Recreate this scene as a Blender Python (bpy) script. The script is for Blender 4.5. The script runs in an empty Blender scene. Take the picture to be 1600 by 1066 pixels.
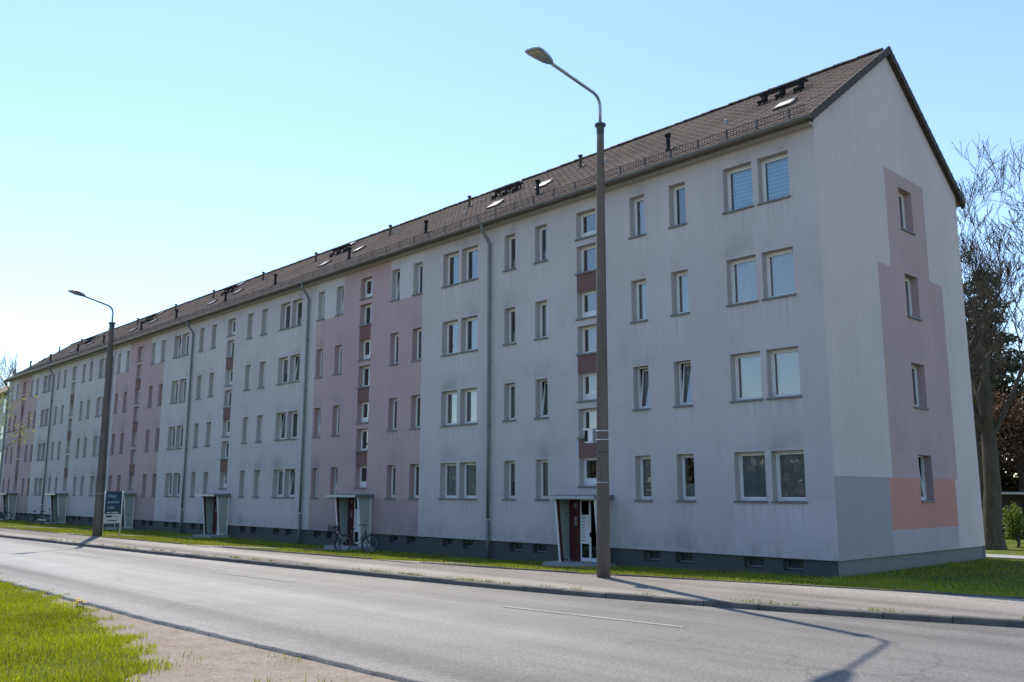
import bpy, math, random
import numpy as np
from mathutils import Vector, Matrix, Euler

# ------------------------------------------------------------------ camera, sky, sun, exposure
sc = bpy.context.scene
C = sc.collection
R = math.radians
CAM = Vector((10.9934, -21.5172, 2.2077))
YAW, PITCH, ROLL = 0.8171, 0.1697, 0.0015
cam = bpy.data.cameras.new('camera')
cam.sensor_width = 36.0
cam.lens = 31.206
cam.clip_start = 0.1
cam.clip_end = 3000.0
cam_o = bpy.data.objects.new('camera', cam)
C.objects.link(cam_o)
fw = Vector((-math.sin(YAW) * math.cos(PITCH), math.cos(YAW) * math.cos(PITCH), math.sin(PITCH)))
cam_o.rotation_euler = (fw.to_track_quat('-Z', 'Y').to_matrix() @ Matrix.Rotation(ROLL, 3, 'Z')).to_euler()
cam_o.location = CAM
sc.camera = cam_o

SUN_AZ, SUN_EL = R(-67.0), R(53.5)          # azimuth clockwise from +Y
sun_dir = Vector((math.sin(SUN_AZ) * math.cos(SUN_EL), math.cos(SUN_AZ) * math.cos(SUN_EL), math.sin(SUN_EL)))
world = bpy.data.worlds.new('World')
sc.world = world
world.use_nodes = True
wn = world.node_tree
sky = wn.nodes.new('ShaderNodeTexSky')
sky.sky_type = 'NISHITA'
sky.sun_disc = False
sky.sun_elevation = SUN_EL
sky.sun_rotation = SUN_AZ
sky.air_density = 1.0
sky.dust_density = 0.1
sky.ozone_density = 3.0
bg = wn.nodes['Background']
bg.inputs['Strength'].default_value = 0.15
wn.links.new(sky.outputs[0], bg.inputs['Color'])
sl = bpy.data.lights.new('sun', 'SUN')
sl.energy = 3.4
sl.angle = R(0.53)
sl.color = (1.0, 0.93, 0.82)
sun_o = bpy.data.objects.new('sun', sl)
C.objects.link(sun_o)
sun_o.rotation_euler = (-sun_dir).to_track_quat('-Z', 'Y').to_euler()
sun_o.location = (-30, 20, 60)
sc.view_settings.view_transform = 'Standard'
sc.view_settings.look = 'None'
sc.view_settings.exposure = 0.77
sc.view_settings.gamma = 1.0
sc.view_settings.use_curve_mapping = False
sc.render.engine = 'CYCLES'
sc.cycles.use_denoising = True
sc.cycles.max_bounces = 6
sc.cycles.transparent_max_bounces = 12
sc.cycles.caustics_reflective = False
sc.cycles.caustics_refractive = False
sc.cycles.sample_clamp_indirect = 6.0

rnd = random.Random(7)
rng = np.random.default_rng(11)


# ------------------------------------------------------------------ mesh helpers
class MB:
    def __init__(s):
        s.v, s.f, s.m = [], [], []

    def quad(s, a, b, c, d, mi=0):
        n = len(s.v)
        s.v += [tuple(a), tuple(b), tuple(c), tuple(d)]
        s.f.append((n, n + 1, n + 2, n + 3))
        s.m.append(mi)

    def poly(s, pts, mi=0):
        n = len(s.v)
        s.v += [tuple(q) for q in pts]
        s.f.append(tuple(range(n, n + len(pts))))
        s.m.append(mi)

    def box(s, a, b, mi=0, mat=None):
        x0, y0, z0 = a
        x1, y1, z1 = b
        p = [(x0, y0, z0), (x1, y0, z0), (x1, y1, z0), (x0, y1, z0), (x0, y0, z1), (x1, y0, z1), (x1, y1, z1), (x0, y1, z1)]
        if mat is not None:
            p = [tuple(mat @ Vector(q)) for q in p]
        n = len(s.v)
        s.v += p
        for q in ((0, 3, 2, 1), (4, 5, 6, 7), (0, 1, 5, 4), (1, 2, 6, 5), (2, 3, 7, 6), (3, 0, 4, 7)):
            s.f.append(tuple(n + i for i in q))
            s.m.append(mi)

    def hexa(s, p, mi=0):
        n = len(s.v)
        s.v += [tuple(q) for q in p]
        for q in ((0, 3, 2, 1), (4, 5, 6, 7), (0, 1, 5, 4), (1, 2, 6, 5), (2, 3, 7, 6), (3, 0, 4, 7)):
            s.f.append(tuple(n + i for i in q))
            s.m.append(mi)

    def tube(s, pts, rad, k=8, mi=0, cap=True):
        pts = [Vector(p) for p in pts]
        if not isinstance(rad, (list, tuple)):
            rad = [rad] * len(pts)
        n0 = len(s.v)
        prev = None
        for i, p in enumerate(pts):
            t = (pts[min(i + 1, len(pts) - 1)] - pts[max(i - 1, 0)])
            if t.length < 1e-9:
                t = Vector((0, 0, 1))
            t.normalize()
            if prev is None:
                a = t.orthogonal().normalized()
            else:
                a = prev - t * prev.dot(t)
                a = a.normalized() if a.length > 1e-6 else t.orthogonal().normalized()
            prev = a
            b = t.cross(a)
            for j in range(k):
                an = 2 * math.pi * j / k
                s.v.append(tuple(p + (a * math.cos(an) + b * math.sin(an)) * rad[i]))
        for i in range(len(pts) - 1):
            for j in range(k):
                q = n0 + i * k
                s.f.append((q + j, q + (j + 1) % k, q + k + (j + 1) % k, q + k + j))
                s.m.append(mi)
        if cap:
            s.f.append(tuple(n0 + j for j in range(k))[::-1])
            s.m.append(mi)
            q = n0 + (len(pts) - 1) * k
            s.f.append(tuple(q + j for j in range(k)))
            s.m.append(mi)

    def torus(s, c, R_, r, ax=(0, 1, 0), k=28, j=6, mi=0):
        c = Vector(c)
        ax = Vector(ax).normalized()
        a = ax.orthogonal().normalized()
        b = ax.cross(a)
        n0 = len(s.v)
        for i in range(k):
            an = 2 * math.pi * i / k
            d = a * math.cos(an) + b * math.sin(an)
            for q in range(j):
                bn = 2 * math.pi * q / j
                s.v.append(tuple(c + d * (R_ + r * math.cos(bn)) + ax * (r * math.sin(bn))))
        for i in range(k):
            for q in range(j):
                i2, q2 = (i + 1) % k, (q + 1) % j
                s.f.append((n0 + i * j + q, n0 + i2 * j + q, n0 + i2 * j + q2, n0 + i * j + q2))
                s.m.append(mi)

    def mesh(s, name, mats, smooth=False):
        me = bpy.data.meshes.new(name)
        me.from_pydata(s.v, [], s.f)
        for m in (mats if isinstance(mats, (list, tuple)) else [mats]):
            me.materials.append(m)
        if any(s.m):
            me.polygons.foreach_set('material_index', s.m)
        if smooth:
            me.polygons.foreach_set('use_smooth', [True] * len(s.f))
        me.update()
        return me

    def build(s, name, mats, parent=None, smooth=False, loc=None):
        return link(name, s.mesh(name, mats, smooth), parent, loc)


def link(name, me, parent=None, loc=None, rot=None):
    o = bpy.data.objects.new(name, me)
    C.objects.link(o)
    if parent is not None:
        o.parent = parent
    if loc is not None:
        o.location = loc
    if rot is not None:
        o.rotation_euler = rot
    return o


def empty(name, loc=(0, 0, 0), rotz=0.0):
    o = bpy.data.objects.new(name, None)
    o.empty_display_size = 0.3
    C.objects.link(o)
    o.location = loc
    o.rotation_euler = (0, 0, rotz)
    return o


def tag(o, label, cat, group=None):
    o['label'] = label
    o['category'] = cat
    if group:
        o['group'] = group
    return o


def kind(o, k):
    o['kind'] = k
    return o


def np_mesh(name, v, f, mats, smooth=False):
    """v (n,3), f (m,k) all faces with the same corner count"""
    me = bpy.data.meshes.new(name)
    v = np.asarray(v, np.float32)
    f = np.asarray(f, np.int32)
    n, k = f.shape
    me.vertices.add(len(v))
    me.vertices.foreach_set('co', v.ravel())
    me.loops.add(n * k)
    me.loops.foreach_set('vertex_index', f.ravel())
    me.polygons.add(n)
    me.polygons.foreach_set('loop_start', np.arange(0, n * k, k, dtype=np.int32))
    me.polygons.foreach_set('loop_total', np.full(n, k, np.int32))
    if smooth:
        me.polygons.foreach_set('use_smooth', np.ones(n, bool))
    for m in (mats if isinstance(mats, (list, tuple)) else [mats]):
        me.materials.append(m)
    me.update(calc_edges=True)
    me.validate()
    return me


# ------------------------------------------------------------------ materials
def lin(c):
    return tuple(((x / 255) / 12.92 if x / 255 <= 0.04045 else ((x / 255 + 0.055) / 1.055) ** 2.4) for x in c)


def col4(c):
    return (c[0], c[1], c[2], 1.0)


class NT:
    def __init__(s, name):
        s.mat = bpy.data.materials.new(name)
        s.mat.use_nodes = True
        s.t = s.mat.node_tree
        s.b = s.t.nodes['Principled BSDF']
        s.out = s.t.nodes['Material Output']

    def n(s, typ, **kw):
        nd = s.t.nodes.new(typ)
        for k, v in kw.items():
            setattr(nd, k, v)
        return nd

    def l(s, a, b):
        s.t.links.new(a, b)

    def pos(s, scale=(1, 1, 1), world=True):
        if world:
            g = s.n('ShaderNodeNewGeometry').outputs['Position']
        else:
            g = s.n('ShaderNodeTexCoord').outputs['Object']
        m = s.n('ShaderNodeMapping')
        m.inputs['Scale'].default_value = scale
        s.l(g, m.inputs['Vector'])
        return m.outputs[0]

    def noise(s, vec, scale, detail=4, rough=0.55):
        nd = s.n('ShaderNodeTexNoise')
        nd.inputs['Scale'].default_value = scale
        nd.inputs['Detail'].default_value = detail
        nd.inputs['Roughness'].default_value = rough
        s.l(vec, nd.inputs['Vector'])
        return nd.outputs['Fac']

    def rng(s, v, a, b, c, d, smooth=False):
        nd = s.n('ShaderNodeMapRange')
        if smooth:
            nd.interpolation_type = 'SMOOTHSTEP'
        nd.inputs['From Min'].default_value = a
        nd.inputs['From Max'].default_value = b
        nd.inputs['To Min'].default_value = c
        nd.inputs['To Max'].default_value = d
        s.l(v, nd.inputs['Value'])
        return nd.outputs['Result']

    def mix(s, f, a, b, mode='MIX'):
        nd = s.n('ShaderNodeMix', data_type='RGBA', blend_type=mode)
        for sock, val in ((nd.inputs[0], f), (nd.inputs[6], a), (nd.inputs[7], b)):
            if isinstance(val, (int, float)):
                sock.default_value = val
            elif isinstance(val, tuple):
                sock.default_value = col4(val)
            else:
                s.l(val, sock)
        return nd.outputs[2]

    def math(s, op, a, b=0.0):
        nd = s.n('ShaderNodeMath', operation=op)
        for sock, val in ((nd.inputs[0], a), (nd.inputs[1], b)):
            if isinstance(val, (int, float)):
                sock.default_value = val
            else:
                s.l(val, sock)
        return nd.outputs[0]

    def scalec(s, col, v):
        """colour times a value socket"""
        cb = s.n('ShaderNodeCombineColor')
        for i in range(3):
            s.l(v, cb.inputs[i])
        return s.mix(1.0, col, cb.outputs[0], 'MULTIPLY')

    def bump(s, h, strength=0.3, dist=0.01):
        nd = s.n('ShaderNodeBump')
        nd.inputs['Strength'].default_value = strength
        nd.inputs['Distance'].default_value = dist
        s.l(h, nd.inputs['Height'])
        s.l(nd.outputs[0], s.b.inputs['Normal'])

    def set(s, col=None, rough=None, metal=None, spec=None):
        if col is not None:
            if isinstance(col, tuple):
                s.b.inputs['Base Color'].default_value = col4(col)
            else:
                s.l(col, s.b.inputs['Base Color'])
        if rough is not None:
            if isinstance(rough, (int, float)):
                s.b.inputs['Roughness'].default_value = rough
            else:
                s.l(rough, s.b.inputs['Roughness'])
        if metal is not None:
            s.b.inputs['Metallic'].default_value = metal
        if spec is not None:
            s.b.inputs['Specular IOR Level'].default_value = spec
        return s.mat


def plain(name, col, rough=0.7, var=0.12, scale=3.0, bump=0.0, bscale=60.0, metal=0.0, spec=0.4, world=True, bdist=0.01):
    m = NT(name)
    p = m.pos(world=world)
    f = m.noise(p, scale, 5, 0.6)
    c = m.scalec(col, m.rng(f, 0.25, 0.75, 1 - var, 1 + var))
    if bump:
        m.bump(m.noise(p, bscale, 3), bump, bdist)
    return m.set(c, rough, metal, spec)


BAY = 13.0375                      # one stair bay of the long front
BAY_COLS = [(0.80, 1.76), (1.95, 2.91), (4.25, 4.865), (5.82, 6.42), (10.155, 10.745), (11.77, 12.345)]


def render_mat(name, col, dirt=0.3, dirtcol=(0.16, 0.15, 0.15), front=False):
    """painted render: blotches, rain streaks, soot, fine grain; on the front also wash marks under the sills, soot over the heads, splash dirt"""
    m = NT(name)
    p = m.pos()
    big = m.noise(p, 0.35, 4, 0.6)
    st = m.noise(m.pos((3.2, 3.2, 0.16)), 1.0, 3, 0.65)
    st2 = m.noise(m.pos((11, 11, 0.35)), 1.0, 2, 0.6)
    mid = m.noise(m.pos((1, 1, 0.8)), 0.55, 3, 0.6)
    gr = m.noise(p, 26, 2, 0.75)
    c = m.scalec(col, m.rng(big, 0.3, 0.7, 0.95, 1.05))
    c = m.scalec(c, m.rng(st, 0.3, 0.7, 0.965, 1.03))
    c = m.scalec(c, m.rng(st2, 0.3, 0.75, 0.98, 1.02))
    c = m.scalec(c, m.rng(gr, 0.3, 0.7, 0.95, 1.05))
    soot = m.rng(m.math('MULTIPLY', m.rng(mid, 0.5, 0.72, 0, 1, True), m.rng(st, 0.3, 0.65, 0.35, 1, True)), 0, 1, 0, dirt * 0.55)
    c = m.mix(soot, c, dirtcol)
    if front:
        g = m.n('ShaderNodeNewGeometry').outputs['Position']
        sp = m.n('ShaderNodeSeparateXYZ')
        m.l(g, sp.inputs[0])
        wob = m.math('MULTIPLY', m.math('SUBTRACT', m.noise(p, 2.0, 3), 0.5), 0.25)
        xx = m.math('ADD', m.math('MULTIPLY', sp.outputs[0], -1.0 / BAY), m.math('MULTIPLY', wob, 1.0 / BAY))
        u = m.math('FRACT', xx)
        cr = m.n('ShaderNodeValToRGB')
        cr.color_ramp.elements[0].position = 0.0
        cr.color_ramp.elements[0].color = (0, 0, 0, 1)
        cr.color_ramp.elements[1].position = 1.0
        cr.color_ramp.elements[1].color = (0, 0, 0, 1)
        for q0, q1 in BAY_COLS:
            for pos_, val in ((q0 - 0.09, 0), (q0 + 0.04, 1), (q1 - 0.04, 1), (q1 + 0.09, 0)):
                e = cr.color_ramp.elements.new(pos_ / BAY)
                e.color = (val, val, val, 1)
        m.l(u, cr.inputs[0])
        colm = m.n('ShaderNodeSeparateColor')
        m.l(cr.outputs[0], colm.inputs[0])
        colm = colm.outputs[0]
        zf = m.math('FRACT', m.math('MULTIPLY', m.math('SUBTRACT', sp.outputs[2], 1.969), 1 / 2.75))   # 0 at a sill, 1 at the next
        under = m.rng(zf, 0.62, 1.0, 0, 1, True)
        stn = m.noise(m.pos((9, 9, 0.25)), 1.0, 3, 0.6)
        wash = m.math('MULTIPLY', m.math('MULTIPLY', under, colm), m.rng(stn, 0.42, 0.62, 0, 0.22, True))
        c = m.mix(wash, c, tuple(min(1, q * 1.35) for q in col))
        drip = m.math('MULTIPLY', m.math('MULTIPLY', under, colm), m.rng(stn, 0.50, 0.36, 0, 0.13, True))
        c = m.mix(drip, c, dirtcol)
        head = m.math('MULTIPLY', m.rng(zf, 0.5, 0.53, 0, 1), m.rng(zf, 0.53, 0.80, 1, 0, True))
        hs = m.math('MULTIPLY', m.math('MULTIPLY', head, m.rng(colm, 0, 1, 0.25, 1)), m.rng(mid, 0.42, 0.66, 0.0, 0.34, True))
        c = m.mix(hs, c, dirtcol)
        spl = m.math('MULTIPLY', m.rng(sp.outputs[2], 0.55, 1.25, 1, 0, True), m.rng(m.noise(m.pos((2, 2, 1)), 1.6, 3, 0.7), 0.38, 0.65, 0, 0.22, True))
        c = m.mix(spl, c, (0.13, 0.13, 0.11))
    m.bump(gr, 0.3, 0.006)
    return m.set(c, 0.9, 0, 0.15)


M = {}
M['grey'] = render_mat('render_pale_grey', (0.50, 0.445, 0.448), front=True)
M['greyl'] = render_mat('render_pale_grey_fresh', (0.53, 0.49, 0.50), 0.1, front=True)
M['pink'] = render_mat('render_dusty_pink', (0.44, 0.315, 0.312), front=True)
M['pinkd'] = render_mat('render_dusty_pink_base', (0.39, 0.277, 0.285), front=True)
M['maroon'] = render_mat('render_maroon_spandrel', (0.175, 0.10, 0.092), 0.1)
M['gablegrey'] = render_mat('render_gable_grey', (0.575, 0.48, 0.475), 0.16)
M['slate'] = render_mat('render_slate_grey', (0.34, 0.315, 0.32), 0.1)
M['orange'] = render_mat('render_salmon', (0.50, 0.255, 0.205), 0.15)
M['lilac'] = render_mat('render_lilac', (0.43, 0.35, 0.37), 0.1)
M['plinth'] = render_mat('plinth_dark_render', (0.085, 0.086, 0.083), 0.2, (0.07, 0.075, 0.07))
M['plinthg'] = render_mat('plinth_gable_render', (0.20, 0.19, 0.18), 0.25, (0.1, 0.1, 0.09))
M['inner'] = plain('interior_plaster', (0.25, 0.24, 0.22), 0.9)
M['soffit'] = plain('soffit_paint', (0.42, 0.40, 0.37), 0.8)
M['frame'] = plain('white_window_plastic', (0.74, 0.74, 0.74), 0.4, 0.05, 4)
M['sill'] = plain('grey_sill_stone', (0.16, 0.165, 0.17), 0.7, 0.2, 6)
M['zinc'] = plain('weathered_zinc_pipe', (0.16, 0.185, 0.185), 0.55, 0.15, 2, metal=0.3)
M['gutter'] = plain('brown_zinc_gutter', (0.14, 0.135, 0.125), 0.5, 0.2, 2, metal=0.3)
M['black'] = plain('black_plastic', (0.02, 0.02, 0.021), 0.75, 0.1, spec=0.15)
M['darkmetal'] = plain('dark_galvanised', (0.07, 0.07, 0.072), 0.5, 0.2, 5, metal=0.4)
M['galv'] = plain('galvanised_steel', (0.33, 0.35, 0.37), 0.42, 0.1, 5, metal=0.7)
M['hatch'] = plain('zinc_hatch', (0.30, 0.30, 0.30), 0.6, 0.15, 4, metal=0.3)
M['verge'] = plain('verge_tile_brown', (0.06, 0.045, 0.038), 0.8, 0.2, 4)
M['ridge'] = plain('ridge_tile', (0.075, 0.068, 0.06), 0.8, 0.3, 5)
M['white'] = plain('white_paint', (0.72, 0.72, 0.72), 0.45, 0.05, 4)
M['maroonp'] = plain('maroon_paint', (0.085, 0.02, 0.02), 0.5, 0.1, 4)
M['kerb'] = plain('kerb_concrete', (0.125, 0.116, 0.105), 0.9, 0.35, 2.5, 0.5, 30)
M['step'] = plain('concrete_step', (0.28, 0.275, 0.26), 0.9, 0.15, 3, 0.3, 40)


def glass_mat(name, tint, dark=1.0):
    m = NT(name)
    t = m.t
    t.nodes.remove(m.b)
    tr = m.n('ShaderNodeBsdfTransparent')
    tr.inputs[0].default_value = col4(tint)
    gl = m.n('ShaderNodeBsdfGlossy')
    gl.inputs['Roughness'].default_value = 0.015
    gl.inputs['Color'].default_value = (0.92, 0.95, 0.95, 1)
    fr = m.n('ShaderNodeFresnel')
    fr.inputs['IOR'].default_value = 1.5
    f = m.rng(fr.outputs[0], 0, 1, 0.08, 1.0)
    f2 = m.math('MINIMUM', m.math('MULTIPLY', f, 1.8), 1.0)
    bp = m.n('ShaderNodeBump')
    bp.inputs['Strength'].default_value = 0.05
    bp.inputs['Distance'].default_value = 0.02
    m.l(m.noise(m.pos(), 1.7, 1), bp.inputs['Height'])
    m.l(bp.outputs[0], gl.inputs['Normal'])
    mx = m.n('ShaderNodeMixShader')
    m.l(f2, mx.inputs[0])
    m.l(tr.outputs[0], mx.inputs[1])
    m.l(gl.outputs[0], mx.inputs[2])
    m.l(mx.outputs[0], m.out.inputs[0])
    return m.mat


M['glass'] = glass_mat('window_glass', (0.82, 0.86, 0.86))


def cloth_mat(name, col, fac=0.35):
    m = NT(name)
    tr = m.n('ShaderNodeBsdfTranslucent')
    tr.inputs[0].default_value = col4(col)
    m.set(plaincol(m, col), 0.9, 0, 0.1)
    mx = m.n('ShaderNodeMixShader')
    mx.inputs[0].default_value = fac
    m.l(m.b.outputs[0], mx.inputs[1])
    m.l(tr.outputs[0], mx.inputs[2])
    m.l(mx.outputs[0], m.out.inputs[0])
    return m.mat


def plaincol(m, col, var=0.1, scale=4):
    return m.scalec(col, m.rng(m.noise(m.pos(), scale), 0.25, 0.75, 1 - var, 1 + var))


M['curtain'] = cloth_mat('white_curtain', (0.86, 0.88, 0.88))
M['lace'] = cloth_mat('lace_curtain', (0.68, 0.70, 0.72))
M['blind'] = cloth_mat('grey_blind', (0.62, 0.63, 0.64), 0.15)
M['blindb'] = cloth_mat('blue_blind', (0.30, 0.74, 0.95), 0.15)
M['blindc'] = cloth_mat('blue_blind_dark_band', (0.16, 0.46, 0.62), 0.15)  # darker blue of the alternate, set-back bands of the blind

# ribbed obscured glass of the porches
_m = NT('ribbed_porch_glass')
_w = _m.n('ShaderNodeTexWave')
_w.inputs['Scale'].default_value = 4.0
_m.l(_m.pos((1, 1, 0)), _w.inputs['Vector'])
_m.bump(_w.outputs['Fac'], 0.5, 0.02)
M['ribglass'] = _m.set(plaincol(_m, (0.34, 0.385, 0.34), 0.12, 3), 0.3, 0, 0.5)


def tile_mat():
    m = NT('roof_tile_brown')
    p = m.pos()
    sn = m.n('ShaderNodeVectorMath', operation='SNAP')
    sn.inputs[1].default_value = (0.30, 0.272, 50.0)
    m.l(p, sn.inputs[0])
    wn_ = m.n('ShaderNodeTexWhiteNoise', noise_dimensions='3D')
    m.l(sn.outputs[0], wn_.inputs[0])
    c = m.scalec((0.27, 0.19, 0.148), m.rng(wn_.outputs['Value'], 0, 1, 0.92, 1.08))
    big = m.noise(p, 0.5, 5, 0.65)
    c = m.scalec(c, m.rng(big, 0.3, 0.7, 0.8, 1.2))
    moss = m.rng(m.noise(p, 2.2, 6, 0.75), 0.56, 0.70, 0, 0.45, True)
    c = m.mix(moss, c, (0.035, 0.034, 0.022))
    lich = m.rng(m.noise(p, 7.0, 4, 0.7), 0.62, 0.74, 0, 0.3, True)
    c = m.mix(lich, c, (0.24, 0.21, 0.16))
    m.bump(m.noise(p, 40, 4, 0.7), 0.4, 0.01)
    return m.set(c, 0.95, 0, 0.08)


M['tile'] = tile_mat()


def asphalt_mat(name, base, streak=True, rough=0.62, rj=1.0):
    m = NT(name)
    p = m.pos()
    fine = m.noise(p, 55, 4, 0.8)
    grit = m.n('ShaderNodeTexVoronoi')
    grit.inputs['Scale'].default_value = 70
    m.l(p, grit.inputs['Vector'])
    big = m.noise(p, 0.6, 5, 0.65)
    c = m.scalec(base, m.rng(fine, 0.25, 0.75, 0.6, 1.45))
    med = m.noise(p, 24, 3, 0.7)
    c = m.scalec(c, m.rng(med, 0.32, 0.68, 0.62, 1.42))
    c = m.scalec(c, m.rng(big, 0.3, 0.7, 0.86, 1.14))
    ro = m.rng(fine, 0.2, 0.8, rough - 0.06, rough + 0.1)
    if streak:
        st = m.noise(m.pos((0.03, 1.0, 1.0)), 0.85, 3, 0.5)
        st3 = m.noise(m.pos((0.06, 1.0, 1.0)), 3.5, 2, 0.6)
        c = m.scalec(c, m.rng(st, 0.3, 0.7, 0.58, 1.3))
        c = m.scalec(c, m.rng(st3, 0.3, 0.7, 0.93, 1.06))
        ro = m.math('ADD', ro, m.rng(st, 0.3, 0.7, 0.10, -0.12))
        patch = m.rng(m.noise(m.pos((0.25, 0.9, 1)), 0.9, 6, 0.7), 0.62, 0.7, 0, 0.35, True)
        c = m.mix(patch, c, (base[0] * 0.5, base[1] * 0.5, base[2] * 0.5))
    if streak:
        dis = m.n('ShaderNodeVectorMath', operation='ADD')
        nz = m.n('ShaderNodeTexNoise')
        nz.inputs['Scale'].default_value = 1.4
        nz.inputs['Detail'].default_value = 2
        m.l(p, nz.inputs['Vector'])
        m.l(p, dis.inputs[0])
        m.l(nz.outputs['Color'], dis.inputs[1])
        vc = m.n('ShaderNodeTexVoronoi', feature='DISTANCE_TO_EDGE')
        vc.inputs['Scale'].default_value = 0.55
        m.l(dis.outputs[0], vc.inputs['Vector'])
        ck = m.math('MULTIPLY', m.rng(vc.outputs['Distance'], 0.006, 0.022, 1, 0), m.rng(m.noise(p, 0.22, 2), 0.52, 0.62, 0, 0.35 if 'road' in name else 0.2, True))
        c = m.mix(ck, c, (0.03, 0.029, 0.028))
    m.bump(m.math('ADD', m.math('MULTIPLY', fine, 0.6), grit.outputs['Distance']), 0.6, 0.006)
    return m.set(c, ro, 0, 0.5)


M['road'] = asphalt_mat('road_asphalt', (0.15, 0.138, 0.123))
M['pave'] = asphalt_mat('pavement_asphalt', (0.215, 0.19, 0.162), True, 0.85)
M['path'] = asphalt_mat('path_paving', (0.27, 0.26, 0.24), False, 0.85)
_m = NT('worn_road_paint')
_p = _m.pos()
_f = _m.rng(_m.noise(_p, 16, 5, 0.8), 0.40, 0.58, 0.15, 0.85, True)
M['whiteline'] = _m.set(_m.mix(_f, (0.15, 0.138, 0.123), (0.40, 0.385, 0.36)), 0.75, 0, 0.3)
M['crack'] = plain('tar_seam', (0.03, 0.03, 0.03), 0.5, 0.2)


def dirt_mat():
    m = NT('gravelly_dirt')
    p = m.pos()
    f1 = m.noise(p, 3.0, 6, 0.7)
    f2 = m.noise(p, 30, 5, 0.8)
    c = m.mix(m.rng(f1, 0.35, 0.65, 0, 1), (0.29, 0.23, 0.175), (0.37, 0.32, 0.265))
    c = m.scalec(c, m.rng(f2, 0.25, 0.75, 0.6, 1.35))
    v = m.n('ShaderNodeTexVoronoi')
    v.inputs['Scale'].default_value = 38
    m.l(p, v.inputs['Vector'])
    m.bump(m.math('ADD', f2, v.outputs['Distance']), 0.9, 0.02)
    return m.set(c, 0.95, 0, 0.15)


M['dirt'] = dirt_mat()


def soil_grass_mat():
    m = NT('turf')
    p = m.pos()
    f = m.noise(p, 1.2, 5, 0.7)
    f2 = m.noise(p, 18, 5, 0.8)
    c = m.mix(m.rng(f, 0.35, 0.65, 0, 1), (0.075, 0.10, 0.014), (0.14, 0.15, 0.025))
    c = m.mix(m.rng(f2, 0.6, 0.75, 0, 0.6), c, (0.13, 0.10, 0.06))
    c = m.scalec(c, m.rng(f2, 0.25, 0.75, 0.6, 1.3))
    m.bump(f2, 0.9, 0.04)
    return m.set(c, 0.95, 0, 0.1)


M['turf'] = soil_grass_mat()


def leaf_mat(name, ca, cb, trans=0.4, vscale=0.7):
    m = NT(name)
    g = m.n('ShaderNodeNewGeometry')
    ri = g.outputs['Random Per Island']
    c = m.mix(ri, ca, cb)
    if 'grass' in name or 'lawn' in name:
        c = m.mix(m.rng(ri, 0.93, 0.94, 0, 1), c, (0.36, 0.30, 0.14))
    c = m.scalec(c, m.rng(m.noise(m.pos(), vscale, 4, 0.6), 0.3, 0.7, 0.7, 1.3))
    m.set(c, 0.55, 0, 0.3)
    tr = m.n('ShaderNodeBsdfTranslucent')
    m.l(c, tr.inputs[0])
    mx = m.n('ShaderNodeMixShader')
    mx.inputs[0].default_value = trans
    m.l(m.b.outputs[0], mx.inputs[1])
    m.l(tr.outputs[0], mx.inputs[2])
    m.l(mx.outputs[0], m.out.inputs[0])
    return m.mat


M['blade'] = leaf_mat('grass_blade', (0.21, 0.275, 0.006), (0.47, 0.46, 0.014), 0.5, 0.5)
M['bladedry'] = leaf_mat('lawn_blade', (0.15, 0.195, 0.012), (0.37, 0.37, 0.03), 0.5, 0.5)
M['conifer'] = leaf_mat('conifer_needles', (0.018, 0.036, 0.014), (0.055, 0.085, 0.028), 0.15)
M['dark'] = leaf_mat('dark_evergreen_leaf', (0.04, 0.062, 0.016), (0.12, 0.145, 0.036), 0.3)
M['bronze'] = leaf_mat('bronze_leaf', (0.06, 0.028, 0.02), (0.16, 0.085, 0.05), 0.3)
M['spring'] = leaf_mat('spring_leaf', (0.16, 0.19, 0.02), (0.36, 0.36, 0.05), 0.5)
M['shrub'] = leaf_mat('shrub_leaf', (0.07, 0.12, 0.015), (0.22, 0.26, 0.04), 0.4)
M['petal'] = leaf_mat('dandelion_petal', (0.70, 0.50, 0.01), (0.80, 0.60, 0.02), 0.3)


def bark_mat(name, col):
    m = NT(name)
    p = m.pos((1, 1, 0.25))
    f = m.noise(p, 6, 5, 0.7)
    c = m.scalec(col, m.rng(f, 0.25, 0.75, 0.6, 1.4))
    m.bump(m.noise(m.pos((1, 1, 0.3)), 18, 4, 0.7), 0.8, 0.03)
    return m.set(c, 0.95, 0, 0.1)


M['bark'] = bark_mat('grey_bark', (0.085, 0.074, 0.06))
M['barkd'] = bark_mat('brown_bark', (0.08, 0.06, 0.045))


def concrete_pole_mat():
    m = NT('weathered_concrete_pole')
    p = m.pos()
    f = m.noise(p, 22, 5, 0.8)
    g_ = m.noise(m.pos((5, 5, 0.4)), 1.0, 4, 0.6)
    c = m.scalec((0.145, 0.118, 0.098), m.rng(f, 0.25, 0.75, 0.7, 1.3))
    c = m.scalec(c, m.rng(g_, 0.3, 0.7, 0.75, 1.2))
    m.bump(f, 0.7, 0.012)
    return m.set(c, 0.95, 0, 0.15)


M['pole'] = concrete_pole_mat()

# ------------------------------------------------------------------ ground, road, pavement
PZ = 0.35          # rear of the pavement
RZ0 = 0.225         # road surface at the kerb


def interp(tab):
    xs = [q for q, w in tab]
    ys = [w for q, w in tab]
    return lambda x: float(np.interp(x, xs, ys))


XS = [-400, -250, -150, -110, -90, -75, -62, -50, -42, -34, -28, -23, -18, -14, -11, -8.5, -6.5, -4.5, -2.5, -0.5, 1.5, 3.5, 5.5, 8, 12, 20, 40, 90, 200]
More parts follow.
